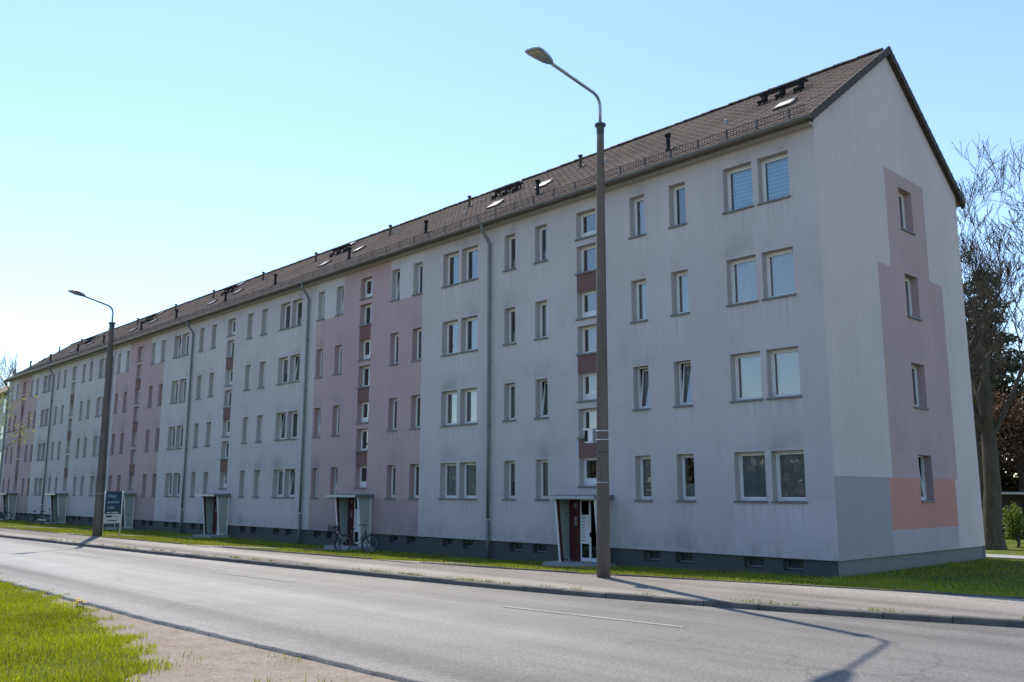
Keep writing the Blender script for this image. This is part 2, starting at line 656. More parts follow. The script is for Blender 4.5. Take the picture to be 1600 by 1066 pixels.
# line of the kerb, of the lawn edge and of the near road edge (gently curving street)
kerb_y = interp([(-400, -22.0), (-90, -12.2), (-60, -11.2), (-34.5, -10.36), (-26, -10.05), (-18.7, -9.71), (-11.3, -9.2), (-7.5, -8.95), (-3.9, -8.65), (-1.2, -8.3), (0.95, -7.88), (2.3, -7.58), (4.4, -7.0), (6.1, -6.45), (12, -4.4), (40, 5), (200, 50)])
lawn_y = interp([(-400, -18.5), (-90, -10.0), (-60, -9.0), (-42.6, -8.45), (-33, -8.15), (-23.4, -7.75), (-14.9, -7.15), (-10, -6.7), (-6.65, -6.29), (-3.5, -5.7), (-0.7, -4.95), (1.8, -4.3), (4, -3.85), (6, -3.4), (12, -1.6), (40, 8), (200, 54)])
near_y = interp([(-400, -31), (-90, -18.0), (-40, -16.1), (-10, -15.62), (-3.4, -15.58), (2.9, -15.35), (8, -14.9), (20, -13.2), (60, -3), (200, 32)])
wall_z = interp([(-100, -0.05), (-40, -0.08), (-26, -0.12), (-13, -0.13), (-6, 0.0), (0, 0.14), (8, 0.18)])


def lawn_z(x, y):
    e = lawn_y(x)
    t = min(max((y - e) / (-1.3 - e), 0), 1) if e < -1.4 else 1.0
    return PZ - 0.01 + (wall_z(x) - PZ + 0.01) * t


def sheet(name, ya, yb, za, zb, mat, xs=XS, n=6, crown=0.0, zf=None):
    v, f = [], []
    for x in xs:
        a, b = ya(x), yb(x)
        for j in range(n + 1):
            t = j / n
            y = a + (b - a) * t
            v.append((x, y, zf(x, y) if zf else za + (zb - za) * t + crown * 4 * t * (1 - t)))
    w = n + 1
    for i in range(len(xs) - 1):
        for j in range(n):
            f.append((i * w + j, (i + 1) * w + j, (i + 1) * w + j + 1, i * w + j + 1))
    return link(name, np_mesh(name, v, f, mat, True))


mb = MB()
g0 = -0.45
mb.quad((-2500, -2500, g0), (2500, -2500, g0), (2500, 2500, g0), (-2500, 2500, g0))
kind(mb.build('ground', M['turf']), 'structure')
road = kind(sheet('road', near_y, kerb_y, RZ0, RZ0, M['road'], n=8, crown=0.03), 'structure')
pavement = kind(sheet('pavement', lambda x: kerb_y(x) + 0.14, lawn_y, PZ - 0.025, PZ, M['pave'], n=3), 'structure')
LXS = sorted(set(XS + list(np.linspace(-60, 12, 73))))
lawn = kind(sheet('lawn', lambda x: lawn_y(x) + 0.06, lambda x: 0.3 if x < 40 else 70, 0, 0, M['turf'], xs=LXS, n=14, zf=lawn_z), 'structure')
rear = kind(sheet('lawn', lambda x: 0.3 if x < 40 else 70, lambda x: 90.0, 0, 0, M['turf'], xs=LXS, n=6, zf=lambda x, y: wall_z(x)), 'structure')


# near verge: dirt dropping off the asphalt edge, then rising into the grass
def verge_h(x, y):
    d = near_y(x) - y
    return RZ0 - 0.05 + 0.04 * min(max((d - 0.5) / 3.0, 0), 1) + 0.015 * math.sin(x * 1.3 + y) * min(d, 1)


def verge_sheet(name, mat, vx, edge, vd, dz):
    v, f = [], []
    for x in vx:
        for d in vd:
            y = edge(x) - d
            v.append((x, y, verge_h(x, y) + (dz if d > 0.01 else -0.02)))
    w = len(vd)
    for i in range(len(vx) - 1):
        for j in range(w - 1):
            f.append((i * w + j, i * w + j + 1, (i + 1) * w + j + 1, (i + 1) * w + j))
    return kind(link(name, np_mesh(name, v, f, mat, True)), 'structure')


verge_sheet('dirt_verge', M['dirt'], list(np.linspace(-60, 26, 120)), near_y, [0.0, 0.10, 0.3, 0.6, 1, 1.5, 2, 3, 4, 5, 6.5, 8, 10, 14, 30], 0.0)
edge_g = interp([(-60, -16.6), (-30, -15.75), (-20, -15.6), (-16, -15.55), (-13.5, -15.52), (-10.5, -15.62), (-8, -15.78), (-6, -15.98), (-3.7, -16.25), (-1.5, -16.65), (0.2, -17.05), (1.1, -17.6), (1.5, -18.6), (1.7, -24)])
verge_sheet('near_lawn', M['turf'], list(np.linspace(-60, 1.55, 150)), lambda x: edge_g(x) - 0.12 + 0.10 * math.sin(x * 5.3) + 0.06 * math.sin(x * 11.7 + 2), [0, 0.05, 0.2, 0.5, 1, 2, 4, 8, 12], 0.012)
# the broken outer edge of the asphalt
v, f = [], []
ex = list(np.linspace(-60, 26, 500))
for x in ex:
    y = near_y(x)
    j = 0.015 * math.sin(x * 1.9) + 0.012 * math.sin(x * 7.7 + 1) + 0.01 * math.sin(x * 19.0)
    v += [(x, y + 0.06, RZ0 + 0.006), (x, y - 0.03 + j, RZ0 - 0.002), (x, y - 0.05 + j, RZ0 - 0.012), (x, y - 0.07 + j, RZ0 - 0.11)]
for i in range(len(ex) - 1):
    for j in range(3):
        f.append((i * 4 + j, i * 4 + j + 1, (i + 1) * 4 + j + 1, (i + 1) * 4 + j))
kind(link('asphalt_edge', np_mesh('asphalt_edge', v, f, M['road'])), 'structure')

# kerb stones, each its own piece
kerb = MB()
kerb.box((-0.01, -9.0, -0.13), (0.01, -8.98, -0.12))
kerb_o = kind(kerb.build('kerb', M['kerb']), 'structure')
ks = MB()
L = 1.0
b = 0.018
pts = [(0, 0), (0, 0.105 - b), (b, 0.105), (0.15, 0.105), (0.15, -0.12), (0, -0.12)]
for sx in (-L / 2 + 0.004, L / 2 - 0.004):
    for (y, z) in pts:
        ks.v.append((sx, y, z))
k = len(pts)
for j in range(k):
    ks.f.append((j, (j + 1) % k, k + (j + 1) % k, k + j)[::-1])
    ks.m.append(0)
ks.f.append(tuple(range(k)))
ks.f.append(tuple(range(k, 2 * k))[::-1])
ks.m += [0, 0]
ks_me = ks.mesh('kerb_stone', M['kerb'])
x = -62.0
while x < 14:
    y0, y1 = kerb_y(x - 0.5), kerb_y(x + 0.5)
    a = math.atan2(y1 - y0, 1.0)
    link('kerb_stone', ks_me, kerb_o, (x, kerb_y(x) + rnd.uniform(-0.008, 0.008), RZ0 + rnd.uniform(-0.01, 0.008)), (rnd.uniform(-0.01, 0.01), rnd.uniform(-0.006, 0.006), a + rnd.uniform(-0.006, 0.006)))
    x += L * math.cos(a)
mb = MB()
kz = RZ0 + 0.12
for xa, xb in ((-400, -62.5), (14, 200)):
    xs = [q for q in XS if xa < q < xb]
    xs = [xa] + xs + [xb]
    for i in range(len(xs) - 1):
        p, q = xs[i], xs[i + 1]
        mb.quad((p, kerb_y(p), RZ0 - 0.1), (q, kerb_y(q), RZ0 - 0.1), (q, kerb_y(q), kz), (p, kerb_y(p), kz))
        mb.quad((p, kerb_y(p), kz), (q, kerb_y(q), kz), (q, kerb_y(q) + 0.16, kz), (p, kerb_y(p) + 0.16, kz))
kind(mb.build('kerb_run', M['kerb'], kerb_o), 'stuff')

# thin edging stones between lawn and pavement
edg = MB()
edg.box((-0.01, -6.0, -0.13), (0.01, -5.98, -0.12))
edge_o = kind(edg.build('lawn_edging', M['kerb']), 'structure')
em = MB()
em.box((-0.495, 0, -0.1), (0.495, 0.06, 0.03))
em_me = em.mesh('edging_stone', M['kerb'])

# paths from the pavement to the doors
P = 13.0375
NSEC = 6
DOORX = -8.35
path_x = [DOORX - n * P for n in range(NSEC)]


SLANT = dict(zip(path_x, (-0.18, 0.17, 0.10, 0.05, 0.05, 0.05)))


def path_l(px, y):
    return px - 0.85 + (-y) * SLANT[px]


def path_r(px, y):
    return px + 0.85 + (-y) * SLANT[px]


def on_path(x, y, grow=0.0):
    return any(path_l(px, y) - grow < x < path_r(px, y) + grow for px in path_x)


x = -60.0
while x < 12:
    a = math.atan2(lawn_y(x + 0.5) - lawn_y(x - 0.5), 1.0)
    if not on_path(x, lawn_y(x), 0.45):
        link('edging_stone', em_me, edge_o, (x, lawn_y(x), PZ + rnd.uniform(-0.012, 0.012)), (0, rnd.uniform(-0.01, 0.01), a))
    x += math.cos(a)
for n, px in enumerate(path_x):
    v, f = [], []
    ny = 14
    e0 = lawn_y(px + 7 * SLANT[px])
    for j in range(ny + 1):
        y = (e0 - 0.1) + (-0.02 - e0 + 0.1) * j / ny
        for q in range(5):
            x = path_l(px, y) + (path_r(px, y) - path_l(px, y)) * q / 4
            v.append((x, y, lawn_z(x, y) + 0.022))
    for j in range(ny):
        for q in range(4):
            f.append((j * 5 + q, j * 5 + q + 1, (j + 1) * 5 + q + 1, (j + 1) * 5 + q))
    kind(link('path', np_mesh('path', v, f, M['pave'])), 'structure')
# foot path behind the gable
mb2 = MB()
z = 0.185
mb2.hexa([(-1.5, 10.1, z - 0.1), (40, 9.9, z - 0.1), (40, 11.4, z - 0.1), (-1.5, 11.6, z - 0.1), (-1.5, 10.1, z), (40, 9.9, z), (40, 11.4, z), (-1.5, 11.6, z)])
kind(mb2.build('path', M['path']), 'structure')

# lane dashes
for (xa, ya, xb, yb) in ((-0.8, -10.62, 2.78, -10.3), (-10.8, -11.32, -7.2, -11.12), (-21.3, -11.85, -17.7, -11.68), (-32, -12.35, -28.4, -12.2), (9.5, -9.3, 13.0, -8.5)):
    m2 = MB()
    d = Vector((yb - ya, -(xb - xa), 0)).normalized() * 0.055
    nseg = 20
    for i in range(nseg):
        t0, t1 = i / nseg, (i + 1) / nseg
        p0 = Vector((xa + (xb - xa) * t0, ya + (yb - ya) * t0, RZ0 + 0.0335))
        p1 = Vector((xa + (xb - xa) * t1, ya + (yb - ya) * t1, RZ0 + 0.0335))
        m2.quad(p0 + d, p1 + d, p1 - d, p0 - d)
    m2.build('lane_dash', M['whiteline'], road)
# ------------------------------------------------------------------ the apartment block
H = 2.75
ZS, HW = 1.969, 1.367
XL = -78.35           # left end wall
DEP = 9.85            # depth of the block
ZP = 0.545            # top of the plinth
ZE = 12.06            # wall head
COL = {'w2': (-1.76, -0.80), 'w1': (-2.91, -1.95), 's1': (-4.865, -4.25), 's2': (-6.42, -5.82), 's3': (-10.745, -10.155), 's4': (-12.345, -11.77)}
ST = (-8.75, -7.88)
REC = 0.24

building = empty('apartment_building', (XL / 2, DEP / 2, 0.0))
tag(building, 'long four-storey apartment block with grey and pink render and brown tiled roof', 'apartment block')
BINV = Vector((-XL / 2, -DEP / 2, 0.0))


def bpart(mbx, name, mats, smooth=False, parent=building):
    o = mbx.build(name, mats, parent, smooth)
    o.location = BINV if parent is building else (0, 0, 0)
    return o


openings = []      # x0,x1,z0,z1,type,info
for n in range(NSEC):
    for k in range(4):
        for c, (a, b_) in COL.items():
            z0 = ZS + k * H
            openings.append((a - n * P, b_ - n * P, z0 + 0.045, z0 + HW, 'wide' if c[0] == 'w' else 'single', (n, k, c)))
    for k in range(4):
        z0 = 2.40 + k * H
        openings.append((ST[0] - n * P, ST[1] - n * P, z0 + 0.04, z0 + 0.965, 'stairA', (n, k, 'a')))
    for k in range(3):
        z0 = 3.955 + k * H
        openings.append((ST[0] - n * P, ST[1] - n * P, z0 + 0.04, z0 + 0.975, 'stairB', (n, k, 'b')))
MATS = ['grey', 'greyl', 'pink', 'pinkd', 'maroon', 'gablegrey', 'slate', 'orange', 'lilac']
MI = {k: i for i, k in enumerate(MATS)}
mats = [M[k] for k in MATS]


def facade_col(x, z):
    n = min(int(-(x + 0.0) // P), NSEC - 1) if x < 0 else 0
    n = max(0, min(NSEC - 1, int(math.floor((-x - 0.0) / P)) if x > -NSEC * P else NSEC - 1))
    xr = x + n * P
    if ST[0] < xr < ST[1]:
        for k in range(3):
            if 3.365 + k * H < z < 3.955 + k * H:
                return 'maroon'
    if n % 2 == 1:
        if COL['s4'][0] - 0.12 < xr < COL['s1'][1] + 0.02:
            if z > ZS + 3 * H - 0.02 and (xr < COL['s3'][1] + 0.06 or xr > COL['s2'][0] - 0.03):
                return 'greyl'
            return 'pinkd' if z < ZS - 0.01 else 'pink'
    if n == 0 and xr > COL['w1'][0] - 0.03 and z < ZS + 0.07:
        return 'greyl'
    return 'grey'


def wall_with_holes(mbx, us, zs, holes, to3, into, colf):
    us = sorted(set(round(u, 4) for u in us))
    zs = sorted(set(round(z, 4) for z in zs))
    occ = np.zeros((len(us), len(zs)), bool)
    ui = {u: i for i, u in enumerate(us)}
    zi = {z: i for i, z in enumerate(zs)}
    for (a, b_, c, d) in holes:
        occ[ui[round(a, 4)]:ui[round(b_, 4)], zi[round(c, 4)]:zi[round(d, 4)]] = True
    for i in range(len(us) - 1):
        j = 0
        while j < len(zs) - 1:
            if occ[i, j]:
                j += 1
                continue
            col = colf((us[i] + us[i + 1]) / 2, (zs[j] + zs[j + 1]) / 2)
            j2 = j
            while j2 + 1 < len(zs) - 1 and not occ[i, j2 + 1] and colf((us[i] + us[i + 1]) / 2, (zs[j2 + 1] + zs[j2 + 2]) / 2) == col:
                j2 += 1
            mbx.quad(to3(us[i], zs[j]), to3(us[i + 1], zs[j]), to3(us[i + 1], zs[j2 + 1]), to3(us[i], zs[j2 + 1]), MI[col])
            j = j2 + 1
    for (a, b_, c, d) in holes:
        zc = (c + d) / 2
        r = [(a, c), (b_, c), (b_, d), (a, d)]
        cl = [colf((a + b_) / 2, c - 0.07), colf(b_ + 0.01, zc), colf((a + b_) / 2, d + 0.01), colf(a - 0.01, zc)]
        if cl[2] == 'maroon':
            cl[2] = cl[3]
        if cl[0] == 'maroon':
            cl[0] = cl[3]
        for q in range(4):
            p, s2 = r[q], r[(q + 1) % 4]
            A, B = Vector(to3(*p)), Vector(to3(*s2))
            mbx.quad(B, A, A + into, B + into, MI[cl[q]])


# front wall
mb = MB()
us = [XL, 0.0]
zs = [ZP, ZE, ZS - 0.01, ZS + 0.07, ZS + 3 * H - 0.02]
for k in range(3):
    zs += [3.365 + k * H, 3.955 + k * H]
holes = []
for (a, b_, c, d, t, info) in openings:
    us += [a, b_]
    zs += [c, d]
    holes.append((a, b_, c, d))
for n in range(NSEC):
    us += [COL['s4'][0] - 0.12 - n * P, COL['s1'][1] + 0.02 - n * P, COL['s3'][1] + 0.06 - n * P, COL['s2'][0] - 0.03 - n * P, COL['w1'][0] - 0.03 - n * P, -n * P]
us = [u for u in us if XL <= u <= 0]
wall_with_holes(mb, us, zs, holes, lambda u, z: (u, 0.0, z), Vector((0, REC + 0.06, 0)), facade_col)
bpart(mb, 'front_wall', mats)

# gable wall
GW = (5.19, 6.12)
RY, RZ = 4.95, 15.80     # wall apex
gop = [(GW[0], GW[1], ZS + k * H + 0.045, ZS + k * H + HW) for k in range(4)]


def gable_col(y, z):
    if 3.14 < y < 7.80 and 1.22 < z < 2.655:
        return 'orange'
    if y < 3.14 and z < 2.655:
        return 'slate'
    if 3.14 < y < 7.76 and z <= 1.22:
        return 'lilac'
    if 2.655 < z < 8.87 and 3.14 + (z - 2.655) * 0.036 < y < 7.84 + (z - 2.655) * 0.03:
        return 'pink'
    if 8.87 < z < 12.0 and 4.24 < y < 7.06:
        return 'pink'
    return 'gablegrey'


mb = MB()
zs = [ZP, ZE, 1.22, 2.655, 8.87, 12.0] + [q for g in gop for q in (g[2], g[3])]
us = [0, DEP, 3.14, 7.80, 3.37, 8.02, 4.24, 7.06, 7.76] + list(GW)


def gable_col2(y, z):
    if 2.655 < z < 8.87:
        return 'pink' if 3.37 < y < 8.02 else 'gablegrey'
    return gable_col(y, z)


wall_with_holes(mb, us, zs, gop, lambda u, z: (0.0, u, z), Vector((-REC - 0.06, 0, 0)), gable_col2)
mb.poly([(0, 0, ZE), (0, DEP, ZE), (0, DEP, 12.37), (0, RY, 15.96), (0, 0, 12.37)], MI['gablegrey'])
bpart(mb, 'gable_wall', mats)
# other walls and inner slabs
mb = MB()
mb.quad((XL, DEP, 0), (XL, 0, 0), (XL, 0, ZE), (XL, DEP, ZE), MI['grey'])
mb.poly([(XL, DEP, ZE), (XL, 0, ZE), (XL, RY, RZ)], MI['grey'])
mb.quad((0, DEP, 0), (XL, DEP, 0), (XL, DEP, ZE), (0, DEP, ZE), MI['grey'])
bpart(mb, 'rear_wall', mats)
for k in range(5):
    mb = MB()
    z = ZS - 0.95 + k * H
    mb.box((XL + 0.05, 0.32, z - 0.1), (-0.32, DEP - 0.05, z))
    bpart(mb, 'floor_slab', M['inner'])
mb = MB()
mb.box((XL + 0.1, 4.2, 0.6), (-0.4, 4.3, ZE - 0.1))
bpart(mb, 'inner_wall', M['inner'])
for n in range(NSEC):
    for xx in (-3.6, -7.2, -9.4, -13.0):
        mb = MB()
        mb.box((xx - n * P - 0.05, 0.33, 0.65), (xx - n * P + 0.05, 4.19, ZE - 0.1))
        if xx - n * P > XL + 0.3:
            bpart(mb, 'inner_wall', M['inner'])

# plinth with basement windows, set back a little
mb = MB()
PB = 0.06
bw = []
for n in range(NSEC):
    for (a, b_) in ((-2.77, -2.16), (-1.59, -1.01), (-6.22, -5.61), (-5.04, -4.45), (-12.11, -11.44), (-10.94, -10.30)):
        bw.append((a - n * P, b_ - n * P))
ux = [XL + PB, -PB]
for a, b_ in bw:
    ux += [a, b_]
ux.sort()
z0, z1 = 0.21, ZP - 0.03
hole = set((round(a, 3), round(b_, 3)) for a, b_ in bw)
for a, b_ in zip(ux[:-1], ux[1:]):
    if (round(a, 3), round(b_, 3)) in hole:
        mb.quad((a, PB, -0.5), (b_, PB, -0.5), (b_, PB, z0), (a, PB, z0))
        mb.quad((a, PB, z1), (b_, PB, z1), (b_, PB, ZP), (a, PB, ZP))
        e = 0.30
        mb.quad((a, PB, z0), (b_, PB, z0), (b_, PB + e, z0 + 0.06), (a, PB + e, z0 + 0.06))
        mb.quad((a, PB, z1), (a, PB + e, z1), (b_, PB + e, z1), (b_, PB, z1))
        mb.quad((a, PB, z0), (a, PB + e, z0 + 0.06), (a, PB + e, z1), (a, PB, z1))
        mb.quad((b_, PB, z0), (b_, PB, z1), (b_, PB + e, z1), (b_, PB + e, z0 + 0.06))
    else:
        mb.quad((a, PB, -0.5), (b_, PB, -0.5), (b_, PB, ZP), (a, PB, ZP))
mb.quad((-PB, PB, -0.5), (-PB, DEP - PB, -0.5), (-PB, DEP - PB, ZP), (-PB, PB, ZP), 1)
mb.quad((XL, 0, ZP), (0, 0, ZP), (0, PB, ZP), (XL, PB, ZP))
mb.quad((-PB, 0, ZP), (0, 0, ZP), (0, DEP, ZP), (-PB, DEP, ZP), 1)
plinth = bpart(mb, 'plinth', [M['plinth'], M['plinthg']])
M['bpane'] = plain('basement_pane', (0.05, 0.055, 0.055), 0.35, 0.2)
M['bframe'] = plain('basement_frame_grey', (0.20, 0.21, 0.21), 0.6, 0.15)
bwm = MB()
w_, h_ = 0.62, 0.26
bwm.box((-w_ / 2, 0, 0), (w_ / 2, 0.03, h_), 1)
for q in ((-w_ / 2, -w_ / 2 + 0.04, 0, h_), (w_ / 2 - 0.04, w_ / 2, 0, h_), (-w_ / 2 + 0.04, w_ / 2 - 0.04, 0, 0.035), (-w_ / 2 + 0.04, w_ / 2 - 0.04, h_ - 0.035, h_)):
    bwm.box((q[0], -0.03, q[2]), (q[1], -0.001, q[3]), 0)
bw_me = bwm.mesh('basement_window', [M['bframe'], M['bpane']])
for a, b_ in bw:
    o = link('basement_window', bw_me, building)
    o.location = Vector(((a + b_) / 2, PB + 0.22, z0 + 0.04)) + BINV


# ---- windows
def frame_mesh(name, w, h, t, y0, y1, mat, cx=None):
    m = MB()
    m.box((-w / 2, y0, 0), (-w / 2 + t, y1, h))
    m.box((w / 2 - t, y0, 0), (w / 2, y1, h))
    m.box((-w / 2 + t, y0, 0), (w / 2 - t, y1, t))
    m.box((-w / 2 + t, y0, h - t), (w / 2 - t, y1, h))
    return m


def pane_mesh(w, h):
    m = MB()
    m.quad((-w / 2, 0, 0), (w / 2, 0, 0), (w / 2, 0, h), (-w / 2, 0, h))
    return m


def curtain_mesh(w, z0, z1, amp, waves, seed, gap=None):
    r = random.Random(seed)
    m = MB()
    nx = int(waves * 6)
    ph = r.random() * 6
    for i in range(nx + 1):
        t = i / nx
        x = -w / 2 + w * t
        y = amp * math.sin(t * waves * 6.283 + ph + 0.8 * math.sin(t * 9 + ph)) + 0.3 * amp * math.sin(t * waves * 14)
        m.v.append((x, y, z0))
        m.v.append((x, y * 0.7, z1))
    for i in range(nx):
        m.f.append((2 * i, 2 * i + 2, 2 * i + 3, 2 * i + 1))
        m.m.append(0)
    return m


def blind_mesh(w, z0, z1):
    m = MB()
    n = max(3, int((z1 - z0) / 0.11))
    for i in range(n):
        a = z0 + (z1 - z0) * i / n
        b2 = z0 + (z1 - z0) * (i + 0.62) / n
        c2 = z0 + (z1 - z0) * (i + 1) / n
        q = len(m.v)
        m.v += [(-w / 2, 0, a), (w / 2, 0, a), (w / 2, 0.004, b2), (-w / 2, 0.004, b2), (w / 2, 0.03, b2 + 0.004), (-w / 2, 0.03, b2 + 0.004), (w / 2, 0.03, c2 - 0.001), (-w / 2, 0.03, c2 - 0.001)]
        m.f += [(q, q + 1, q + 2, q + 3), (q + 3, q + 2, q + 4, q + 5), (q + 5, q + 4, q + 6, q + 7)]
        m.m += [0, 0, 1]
        if i:
            m.f.append((q - 1, q - 2, q + 1, q))
            m.m.append(0)
    return m


WT = {}
DIMS = {'wide': (0.96, HW - 0.045), 'single': (0.60, HW - 0.045), 'stairA': (0.87, 0.925), 'stairB': (0.87, 0.935), 'gable': (0.93, HW - 0.045)}
for t, (w, h) in DIMS.items():
    d = {}
    fm = frame_mesh('f', w - 0.004, h - 0.002, 0.045, 0.0, 0.07, M['frame'])
    d['frame'] = fm.mesh('window', M['frame'])
    iw, ih = w - 0.1, h - 0.1
    sm = frame_mesh('s', iw, ih, 0.05, 0.008, 0.058, M['frame'])
    if t == 'stairA':
        sm.box((-iw / 2 + 0.05, 0.012, 0.05), (iw / 2 - 0.05, 0.05, 0.20))
    d['sash'] = sm.mesh('sash', M['frame'])
    zlo = 0.20 if t == 'stairA' else 0.05
    d['pane'] = pane_mesh(iw - 0.1, ih - 0.05 - zlo).mesh('pane', M['glass'])
    d['zlo'] = zlo
    s = MB()
    s.box((-w / 2 - 0.035, -REC - 0.055, -0.055), (w / 2 + 0.035, -REC - 0.001, -0.002))
    s.box((-w / 2 + 0.002, -REC - 0.0005, -0.04), (w / 2 - 0.002, 0.03, 0.001))
    d['sill'] = s.mesh('sill', M['sill'])
    d['full'] = [curtain_mesh(iw, 0, h, 0.022, w * 9, i).mesh('curtain', M['curtain']) for i in range(3)]
    d['lace'] = [curtain_mesh(iw, 0, h, 0.014, w * 12, i + 5).mesh('curtain', M['lace']) for i in range(3)]
    d['low'] = [curtain_mesh(iw, 0, h * 0.36, 0.012, w * 12, i + 9).mesh('curtain', M['curtain']) for i in range(2)]
    d['half'] = [curtain_mesh(iw * 0.42, 0, h, 0.022, w * 6, i + 19).mesh('curtain', M['curtain']) for i in range(2)]
    d['blind'] = [blind_mesh(iw + 0.06, 0.02, h).mesh('blind', [M['blind'], M['lace']])]
    d['blindb'] = [blind_mesh(iw + 0.06, 0.12, h).mesh('blind', [M['blindb'], M['blindc']])]
    d['blindhalf'] = [blind_mesh(iw + 0.06, h * 0.45, h).mesh('blind', [M['blind'], M['lace']])]
    WT[t] = d

OVER = {(0, 3, 'w1'): ('blindb', 0), (0, 3, 'w2'): ('blindb', 0), (0, 2, 'w1'): ('full', 0), (0, 2, 'w2'): ('full', 0),
        (0, 1, 'w1'): ('lace', 0), (0, 1, 'w2'): ('lace', 0), (0, 0, 'w1'): ('lace', 0), (0, 0, 'w2'): ('lace', 0),
        (0, 3, 's1'): (None, 0), (0, 3, 's2'): ('blind', 0), (0, 2, 's1'): ('full', 0), (0, 2, 's2'): ('half', 0),
        (0, 1, 's1'): ('blind', 1), (0, 1, 's2'): ('blind', 1), (0, 0, 's1'): ('low', 0), (0, 0, 's2'): ('blind', 0),
        (0, 3, 's3'): ('low', 0), (0, 3, 's4'): ('low', 0), (0, 2, 's3'): ('half', 0), (0, 2, 's4'): ('low', 0),
        (0, 1, 's3'): (None, 1), (0, 1, 's4'): ('blind', 0), (0, 0, 's3'): ('blind', 0), (0, 0, 's4'): ('blindhalf', 0),
        (1, 3, 'w1'): (None, 0), (1, 3, 'w2'): (None, 0), (1, 2, 'w1'): ('half', 0), (1, 2, 'w2'): ('half', 0),
        (1, 1, 'w1'): ('lace', 0), (1, 1, 'w2'): ('lace', 0), (1, 0, 'w1'): ('full', 0), (1, 0, 'w2'): ('full', 0),
        (1, 3, 's2'): (None, 1), (1, 3, 's3'): (None, 1), (1, 0, 's3'): (None, 1), (1, 2, 's1'): ('blind', 0), (1, 2, 's2'): ('blind', 0),
        (2, 0, 'w2'): (None, 1), (2, 1, 'w1'): (None, 1), (0, 0, 'g'): (None, 1)}
rw = random.Random(5)


def add_window(t, loc, rotz, key):
    d = WT[t]
    o = link('window', d['frame'], building)
    o.location = Vector(loc) + BINV
    o.rotation_euler = (0, 0, rotz)
    if key in OVER:
        cur, tilt = OVER[key]
    else:
        cur = rw.choice(['lace', 'full', 'low', None, None, 'half', 'blind', 'blindhalf', 'low']) if t in ('wide', 'single', 'gable') else rw.choice([None, None, None, 'low'])
        tilt = 1 if rw.random() < 0.08 else 0
    ang = R(-7.5) if tilt else 0.0
    s_ = link('sash', d['sash'], o, (0, 0, 0.05), (ang, 0, 0))
    cz, sz = math.cos(ang), math.sin(ang)
    zl = d['zlo']
    py, pz = 0.032, zl
    link('pane', d['pane'], o, (0, py * cz - pz * sz, 0.05 + py * sz + pz * cz), (ang, 0, 0))
    link('sill', d['sill'], o)
    if cur:
        me = rw.choice(d[cur])
        w = DIMS[t][0]
        xoff = 0.0
        if cur == 'half':
            xoff = rw.choice((-1, 1)) * w * 0.22
        link('blind' if 'blind' in cur else 'curtain', me, o, (xoff, 0.24 if tilt else 0.13, 0.0))


for (a, b_, c, d, t, info) in openings:
    add_window(t, ((a + b_) / 2, REC, c + 0.001), 0.0, info)
for k, (a, b_, c, d) in enumerate(gop):
    add_window('gable', (-REC, (a + b_) / 2, c + 0.001), R(90), (0, k, 'g'))

# ---- roof
EY, EZ = -0.42, 12.17
TY, TZ = 4.95, 16.05
SL = math.hypot(TY - EY, TZ - EZ)
TH = math.atan2(TZ - EZ, TY - EY)
X0, X1 = XL - 0.12, 0.13
BY = 2 * TY - EY
mb = MB()
dn = Vector((0, math.sin(TH), -math.cos(TH))) * 0.10
dn2 = Vector((0, -math.sin(TH), -math.cos(TH))) * 0.10
E0, T0, B0 = Vector((0, EY, EZ)), Vector((0, TY, TZ)), Vector((0, BY, EZ))
down = Vector((0, 0, -0.03))


def at(x, v_):
    return (x, v_.y, v_.z)


mb.hexa([at(X0, E0 + dn), at(X1, E0 + dn), at(X1, T0 + Vector((0, 0, -0.12))), at(X0, T0 + Vector((0, 0, -0.12))), at(X0, E0 + down), at(X1, E0 + down), at(X1, T0 + down), at(X0, T0 + down)])
mb.hexa([at(X0, T0 + Vector((0, 0, -0.12))), at(X1, T0 + Vector((0, 0, -0.12))), at(X1, B0 + dn2), at(X0, B0 + dn2), at(X0, T0 + down), at(X1, T0 + down), at(X1, B0 + down), at(X0, B0 + down)])
roof = bpart(mb, 'roof', M['tile'])
# soffit box
mb = MB()
mb.box((X0 + 0.12, -0.30, ZE - 0.02), (X1 - 0.13, -0.001, ZE + 0.07))
bpart(mb, 'soffit', M['soffit'])

NR = 20
TL_ = SL / NR
TW = 0.30
tv, tf = [], []
prof = [(-0.5, 0.006), (-0.34, 0.0), (-0.12, 0.0), (0.06, 0.004), (0.26, 0.03), (0.44, 0.012), (0.5, 0.008)]
k = len(prof)
LT = TL_ + 0.06
for (u, hgt) in prof:
    tv.append((u * TW, 0, hgt * 0.4 + 0.014))
for (u, hgt) in prof:
    tv.append((u * TW, LT, hgt * 0.4 + 0.005))
for (u, hgt) in prof:
    tv.append((u * TW, 0.004, hgt * 0.4 + 0.005))
for i in range(k - 1):
    tf.append((i, i + 1, k + i + 1, k + i))
    tf.append((2 * k + i, 2 * k + i + 1, i + 1, i))
tv = np.array(tv, np.float32)
tf = np.array(tf, np.int32)
tile_me = np_mesh('roof_tile', tv, tf, M['tile'])
ncol = int((X1 - X0) / TW)
NEAR = 15
su = np.array((0, math.cos(TH), math.sin(TH)))
nu = np.array((0, -math.sin(TH), math.cos(TH)))
allv, allf = [], []
cnt = 0
roofM = Matrix(((1, 0, 0), (0, math.cos(TH), -math.sin(TH)), (0, math.sin(TH), math.cos(TH))))
